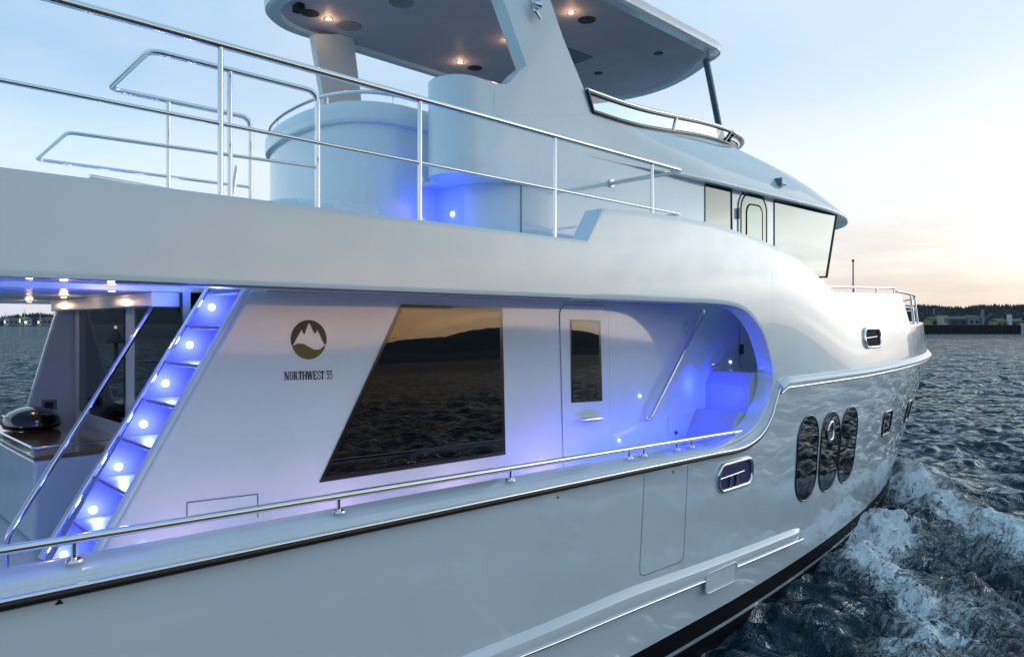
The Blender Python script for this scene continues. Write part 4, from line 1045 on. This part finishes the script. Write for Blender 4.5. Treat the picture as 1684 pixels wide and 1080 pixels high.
def seaf(t, b):
    at = t.nodes.new('ShaderNodeAttribute'); at.attribute_name = 'foam'
    n1_ = n_noise(t, 1.25, 10, .70, dist=1.6, stretch=(.75, 1.6, 1)); n2_ = n_noise(t, 5.0, 8, .74, dist=1.2, stretch=(.6, 1.5, 1))
    def m(op, a, c, cl=False):
        k = t.nodes.new('ShaderNodeMath'); k.operation = op; k.use_clamp = cl
        for i, v in enumerate((a, c)):
            if isinstance(v, (int, float)): k.inputs[i].default_value = v
            else: t.links.new(v, k.inputs[i])
        return k.outputs[0]
    def ridged(v, k): return m('SUBTRACT', 1.0, m('ABSOLUTE', m('MULTIPLY', m('SUBTRACT', v, .5), k), 0), True)
    n4_ = n_noise(t, 15, 5, .7, dist=1.0, stretch=(.7, 1.3, 1))
    lace = m('ADD', m('MULTIPLY', ridged(n1_, 6.5), .20), m('ADD', m('MULTIPLY', ridged(n2_, 6), .22), m('MULTIPLY', ridged(n4_, 5), .16)))
    nn = m('ADD', lace, m('MULTIPLY', n_noise(t, .55, 5, .6, dist=.8), .44))
    s = m('ADD', m('MULTIPLY', at.outputs['Fac'], .60), nn)
    mr = t.nodes.new('ShaderNodeMapRange'); mr.interpolation_type = 'SMOOTHSTEP'; mr.inputs[1].default_value = .72; mr.inputs[2].default_value = 1.0; t.links.new(s, mr.inputs[0])
    gate = m('MULTIPLY', mr.outputs[0], m('MULTIPLY', at.outputs['Fac'], 6, True))
    n3_ = None
    mx = t.nodes.new('ShaderNodeMix'); mx.data_type = 'RGBA'; t.links.new(gate, mx.inputs[0])
    mx.inputs[6].default_value = (.006, .026, .038, 1); mx.inputs[7].default_value = (.74, .78, .80, 1)
    t.links.new(mx.outputs[2], b.inputs['Base Color'])
    rr = t.nodes.new('ShaderNodeMapRange'); rr.inputs[3].default_value = .06; rr.inputs[4].default_value = .85; t.links.new(gate, rr.inputs[0]); t.links.new(rr.outputs[0], b.inputs['Roughness'])
    a1 = n_noise(t, 1.1, 6, .62, dist=.4, stretch=(1, 1.7, 1)); a2 = n_noise(t, .22, 4, .6, stretch=(1, 1.5, 1))
    bp = t.nodes.new('ShaderNodeBump'); bp.inputs['Distance'].default_value = .26; bp.inputs['Strength'].default_value = 1; t.links.new(a1, bp.inputs['Height'])
    bp2 = t.nodes.new('ShaderNodeBump'); bp2.inputs['Distance'].default_value = .9; bp2.inputs['Strength'].default_value = 1; t.links.new(a2, bp2.inputs['Height']); t.links.new(bp.outputs[0], bp2.inputs['Normal'])
    bp3 = t.nodes.new('ShaderNodeBump'); bp3.inputs['Distance'].default_value = .05; bp3.inputs['Strength'].default_value = 1; t.links.new(gate, bp3.inputs['Height']); t.links.new(bp2.outputs[0], bp3.inputs['Normal'])
    a4 = n_noise(t, .05, 6, .68, stretch=(1, 1.4, 1)); bp4 = t.nodes.new('ShaderNodeBump'); bp4.inputs['Distance'].default_value = 6.0; bp4.inputs['Strength'].default_value = 1
    t.links.new(a4, bp4.inputs['Height']); t.links.new(bp3.outputs[0], bp4.inputs['Normal']); NB = bp4.outputs[0]; t.links.new(NB, b.inputs['Normal'])
    # open water: dark body colour under a fresnel sheen that the chop keeps well below a mirror's
    df = t.nodes.new('ShaderNodeBsdfDiffuse'); df.inputs[0].default_value = (.006, .026, .038, 1)
    gl = t.nodes.new('ShaderNodeBsdfGlossy'); gl.inputs[0].default_value = (.78, .91, 1, 1); gl.inputs['Roughness'].default_value = .08
    fr_ = t.nodes.new('ShaderNodeLayerWeight'); fr_.inputs[0].default_value = .5
    for q_ in (df, gl, fr_): t.links.new(NB, q_.inputs['Normal'])
    w1 = t.nodes.new('ShaderNodeMixShader'); t.links.new(m('ADD', m('MULTIPLY', m('POWER', fr_.outputs['Facing'], 4.3), .66), .02, True), w1.inputs[0]); t.links.new(df.outputs[0], w1.inputs[1]); t.links.new(gl.outputs[0], w1.inputs[2])
    w2 = t.nodes.new('ShaderNodeMixShader'); t.links.new(gate, w2.inputs[0]); t.links.new(w1.outputs[0], w2.inputs[1]); t.links.new(b.outputs[0], w2.inputs[2])
    t.links.new(w2.outputs[0], t.nodes['Material Output'].inputs['Surface'])
M['sea'] = mat('sea_water', (.004, .014, .02), .06, ior=1.30, build=seaf)
M['sea'].node_tree.nodes['Principled BSDF'].inputs['Specular IOR Level'].default_value = .26
me.materials.append(M['sea']); sea = structure(bpy.data.objects.new('sea', me)); COL.objects.link(sea)

# droplets thrown off the crests
rs_ = random.Random(3); mb = MB()
def drops(path, n, spread, hz0, hz1):
    for _ in range(n):
        k = rs_.random()**1.3*(len(path)-2.6); i = int(k); u = k-i; a, b = path[i], path[i+1]
        x = a[0]+(b[0]-a[0])*u+rs_.gauss(0, spread); y = a[1]+(b[1]-a[1])*u+rs_.gauss(0, spread)
        z = hz0+abs(rs_.gauss(0, hz1)); r = rs_.uniform(.003, .010)
        o = len(mb.v)
        for d in ((1, 0, 0), (-1, 0, 0), (0, 1, 0), (0, -1, 0), (0, 0, 1), (0, 0, -1)): mb.v.append((x+d[0]*r, y+d[1]*r, z+d[2]*r))
        for f in ((0, 2, 4), (2, 1, 4), (1, 3, 4), (3, 0, 4), (2, 0, 5), (1, 2, 5), (3, 1, 5), (0, 3, 5)): mb.f.append(tuple(o+q for q in f))
drops(ridge1[:6], 2600, .28, .30, .16); drops(ridge2[:5], 1300, .2, .12, .12)
M['spray'] = mat('spray_white', (.75, .8, .82), .5)
spray = finish('spray', mb, 'spray', weld=False, smooth=180); spray['kind'] = 'stuff'

# ================================================================== SHORES
def landf(c1, c2, s):
    def f(t, b):
        a = n_noise(t, s, 7, .65); t.links.new(n_ramp(t, a, [(.35, c1), (.7, c2)]), b.inputs['Base Color'])
    return f
M['land'] = mat('hazed_hillside', (.03, .04, .03), .9, build=landf((.035, .045, .052), (.07, .085, .09), .03))  # distance haze put into the colour: lifted and bluish
M['needles'] = mat('conifer_hazed', (.02, .03, .02), .9, build=landf((.022, .033, .036), (.05, .062, .062), .05))  # tree colour carries the same bluish distance haze
M['wall'] = mat('dark_pier_wall', (.012, .012, .013), .8, build=landf((.008, .008, .009), (.022, .021, .022), .5))
M['pale'] = mat('pale_concrete', (.4, .4, .4), .8)
def dirv(az_deg): return Vector((math.cos(R(az_deg)), math.sin(R(az_deg)), 0))
def azpx(px): a, b, c = ray(px, 532); return math.degrees(math.atan2(b, a))
def ridge(name, az0, az1, dist, depth, hfun, n=160, m=6, seed=1):
    rows = []
    for i in range(n+1):
        a = az0+(az1-az0)*i/n; h = hfun(a); r = []
        for j in range(m+1):
            s = j/m; d = dist+depth*s
            z = -1+(h+1)*math.sin(min(1, s*1.15)*math.pi/2)*(1 if s < .95 else .9)
            z += h*.06*(noise.noise(Vector((a*3, s*4, seed)))) if j else 0
            r.append(dirv(a)*d+Vector((0, 0, z)))
        rows.append(r)
    o = finish(name, MB().grid(rows), 'land', smooth=180); return structure(o)
def hf(base, var, f, seed): return lambda a: base+var*(noise.fractal(Vector((a*f, seed, 0)), .9, 2.1, 5))
az_r0, az_r1 = azpx(1684)-14, azpx(1440)
ridge('hills', az_r0, az_r1, 800, 500, hf(25, 5, .22, 4.2), seed=2)
ridge('hills', 62, 100, 1500, 700, hf(18, 7, .25, 8.1), seed=5)
# sunset side: mountains seen mirrored in the saloon windows
def mtn(a):
    b = 112+42*math.sin((a+52)*.16)+18*noise.fractal(Vector((a*.12, 3.3, 0)), .9, 2, 5)
    k = min(1, max(0, (-26-a)/20)); return max(6, 1.3*b*k*k*(3-2*k))
ridge('hills', -112, -14, 3300, 1500, mtn, n=260, seed=9)
ridge('hills', -100, -31, 2200, 500, lambda a: hf(34, 10, .5, 6.6)(a)*min(1, (-31-a)/12+.02), n=260, seed=12)
ridge('hills', 100, 200, 4000, 1500, hf(140, 70, .1, 2.2), seed=3)
# woods on the hills: one mass of conifers
def woods(az0, az1, d0, d1, n, hfun, hmin, hmax, seed, name='woods'):
    rs_ = random.Random(seed); mb = MB()
    for _ in range(n):
        a = rs_.uniform(az0, az1); s = rs_.random(); d = d0+(d1-d0)*s
        g = dirv(a)*d; zb = hfun(a)*math.sin(min(1, s*1.15)*math.pi/2)-2; hh = rs_.uniform(hmin, hmax); rr = hh*rs_.uniform(.16, .28)
        for lv_ in range(2):
            b = len(mb.v); z0 = zb+hh*(.1+.35*lv_); z1 = zb+hh*(.7+.3*lv_); r_ = rr*(1-.4*lv_); k0 = rs_.random()*6
            for q in range(5): mb.v.append((g.x+math.cos(k0+q*1.257)*r_*rs_.uniform(.7, 1.2), g.y+math.sin(k0+q*1.257)*r_, z0))
            mb.v.append((g.x, g.y, z1))
            for q in range(5): mb.f.append((b+q, b+(q+1) % 5, b+5))
    o = finish(name, mb, 'needles', weld=False); o['kind'] = 'stuff'; return o
woods(az_r0, az_r1, 810, 1290, 5200, hf(25, 5, .22, 4.2), 4, 9, 1)
woods(68, 92, 1520, 2150, 3000, hf(18, 7, .25, 8.1), 6, 12, 2)
# breakwater
D0 = 258.0
def at_depth(px, Z, z=0): a, b, c = ray(px, 532); return Vector((a*Z, b*Z, z))
A0, A1 = at_depth(1440, D0+6), at_depth(1679, D0)
dr_ = (A1-A0).normalized(); nr_ = Vector((-dr_.y, dr_.x, 0)); nr_ = nr_ if nr_.dot(A0) > 0 else -nr_
bw = thing('breakwater', 'long low black harbour breakwater with a pale end post, beyond the bow', 'breakwater', (A0+A1)/2)
finish('wall', MB().prism([A0+Vector((0, 0, -1)), A1+Vector((0, 0, -1)), A1+nr_*6+Vector((0, 0, -1)), A0+nr_*6+Vector((0, 0, -1))], (0, 0, 4.2)), 'wall', bw)
finish('end_post', MB().prism([A1+dr_*.1+Vector((0, 0, -1)), A1+dr_*.9+Vector((0, 0, -1)), A1+dr_*.9+nr_*1+Vector((0, 0, -1)), A1+dr_*.1+nr_*1+Vector((0, 0, -1))], (0, 0, 4.9)), 'pale', bw)
for i in range(40):
    p = A0.lerp(A1, (i+.5)/40)-nr_*.12
    finish('fender_pile', MB().tube([p+Vector((0, 0, -1)), p+Vector((0, 0, 3.3))], .16, 6), 'wall', bw)
# foreshore beyond the breakwater, then waterfront buildings
def apron(az0, az1, d0, d1, z):
    n = 40; return structure(finish('ground', MB().grid([[dirv(az0+(az1-az0)*i/n)*d0+Vector((0, 0, z)), dirv(az0+(az1-az0)*i/n)*d1+Vector((0, 0, z))] for i in range(n+1)]), 'land'))
apron(az_r0, az_r1, 520, 830, 1.2)
apron(62, 100, 1380, 1520, 1.0)
bm_cols = {'cream': (.45, .42, .33), 'rust': (.22, .11, .05), 'grey': (.22, .25, .28), 'white': (.6, .6, .6), 'ochre': (.34, .24, .09), 'slate': (.07, .08, .10)}
for k, v in bm_cols.items(): M['b_'+k] = mat('shed_'+k, v, .8, build=landf(tuple(c*.75 for c in v), v, .4))
M['b_win'] = mat('far_window', (.03, .04, .05), .2)
M['b_lit'] = mat('far_lit_window', (1, .8, .5), .4, emit=(1, .75, .45), es=1.6)
M['b_roof'] = mat('far_roof', (.10, .10, .11), .8)
def building(px0, px1, Z, h, wallm, label, roof='gable', group=None, lit=False, dp=10, z0=1.0):
    a, b = at_depth(px0, Z, z0), at_depth(px1, Z, z0); d = (b-a).normalized(); n = Vector((-d.y, d.x, 0)); n = n if n.dot(a) > 0 else -n
    t = thing('waterfront_building', label, 'building', (a+b)/2, group)
    finish('wall', MB().prism([a, b, b+n*dp, a+n*dp], (0, 0, h)), 'b_'+wallm, t)
    up = Vector((0, 0, 1)); o = .4
    if roof == 'gable':
        rh = dp*.22; A_, B_ = a-d*o, b+d*o
        finish('roof', MB().prism([A_-n*o+up*(h+.02), A_+n*(dp/2)+up*(h+rh), A_+n*(dp+o)+up*(h+.02)], B_-A_), 'b_roof', t)
    else: finish('roof', MB().prism([a-d*o-n*o+up*(h+.02), b+d*o-n*o+up*(h+.02), b+d*o+n*(dp+o)+up*(h+.02), a-d*o+n*(dp+o)+up*(h+.02)], (0, 0, .5)), 'b_roof', t)
    w_ = (b-a).length; k = max(2, int(w_/6))
    for i in range(k):
        c = a+d*(w_*(i+.5)/k)-n*.06; ww = min(1.6, w_/k*.3)
        finish('window', MB().prism([c-d*ww+up*h*.35, c+d*ww+up*h*.35, c+d*ww+up*h*.75, c-d*ww+up*h*.75], n*.04), 'b_lit' if lit and i % 2 == 0 else 'b_win', t)
    return t
for a in ((1532, 1552, 560, 6, 'ochre', 'long ochre shed nearest the bow behind the breakwater', 'gable'),
          (1553, 1559, 550, 9, 'cream', 'narrow cream block right of the long ochre shed', 'flat'),
          (1562, 1592, 590, 6.5, 'slate', 'long slate grey warehouse in the middle behind the breakwater', 'gable'),
          (1594, 1611, 600, 7.5, 'grey', 'grey gabled warehouse right of the slate one', 'gable'),
          (1640, 1656, 560, 4.5, 'ochre', 'low ochre shed left of the white tower', 'gable'),
          (1664, 1683, 560, 4.5, 'rust', 'rust brown shed at the right edge of the far shore', 'gable')):
    building(*a)
def tower(px, Z, h, r, m, label, nm='silo', cat='silo'):
    c = at_depth(px, Z, 1); t = thing(nm, label, cat, c)
    finish('body', MB().tube([c, c+Vector((0, 0, h))], r, 14), m, t, smooth=50)
    finish('top', MB().tube([c+Vector((0, 0, h)), c+Vector((0, 0, h+r*.5)), c+Vector((0, 0, h+r*.7))], [r*1.05, r*.5, .1], 14), 'b_roof', t)
tower(1660, 560, 9.5, 1.7, 'b_white', 'white cylindrical silo at the right of the far waterfront')
tower(1616, 600, 14, 1.0, 'b_grey', 'slim grey chimney among the warehouses across the harbour', 'chimney', 'chimney')
# town seen through the cockpit, left edge
nb = [(-8, 3, 'slate', 5, 0), (6, 14, 'white', 7, 1), (16, 30, 'grey', 6, 0), (31, 37, 'cream', 9, 1), (39, 52, 'white', 6, 1), (53, 60, 'slate', 8, 0), (61, 70, 'cream', 6, 1), (72, 84, 'grey', 7, 0), (86, 96, 'slate', 5, 1)]
lab = ['slate shed at the left edge of the far shore', 'white block with lit windows, second from the left of the far shore', 'wide grey shed beside the white block on the far left shore', 'tall cream block in the middle of the far left shore', 'wide white building with lit windows right of the tall cream block', 'tall slate block on the far left shore', 'cream building with lit windows right of the tall slate block', 'grey building near the cockpit side panel on the far left shore', 'low slate shed closest to the cockpit side panel on the far left shore']
for (p0, p1, m, h, lit), lb in zip(nb, lab): building(p0, p1, 1100, h*1.4, m, lb, 'flat' if h > 7 else 'gable', None, bool(lit), 14)
mastm = []
for px, h in ((9, 20), (40, 24), (66, 22), (88, 26)):
    c = at_depth(px, 1040, 0); t = tag(finish('flagpole', MB().tube([c, c+Vector((0, 0, h))], .3, 6), 'b_white'), {9: 'thin white mast near the left edge of the far shore', 40: 'thin white mast above the tall cream block', 66: 'thin white mast right of the tall slate block', 88: 'tallest thin white mast, nearest the cockpit side panel'}[px], 'mast', 'masts on the far left shore')
# navigation beacons astern, mirrored in the aft windows

bc = Vector((-15.4, 69, 0)); mk = thing('channel_marker', 'dark cone topped channel marker on a pile, seen mirrored in the aft saloon windows', 'marker', bc)
finish('pile', MB().tube([bc+Vector((0, 0, -1)), bc+Vector((0, 0, 2.4))], .14, 10), 'b_slate', mk, smooth=50)
finish('platform', MB().tube([bc+Vector((0, 0, 2.0)), bc+Vector((0, 0, 2.12))], .95, 16), 'b_slate', mk)
finish('cone', MB().tube([bc+Vector((0, 0, 2.14)), bc+Vector((0, 0, 3.0)), bc+Vector((0, 0, 3.25))], [.8, .28, .12], 16), 'b_slate', mk, smooth=50)
finish('lantern', MB().tube([bc+Vector((0, 0, 3.25)), bc+Vector((0, 0, 3.5))], .12, 12), 'b_lit', mk, smooth=50)
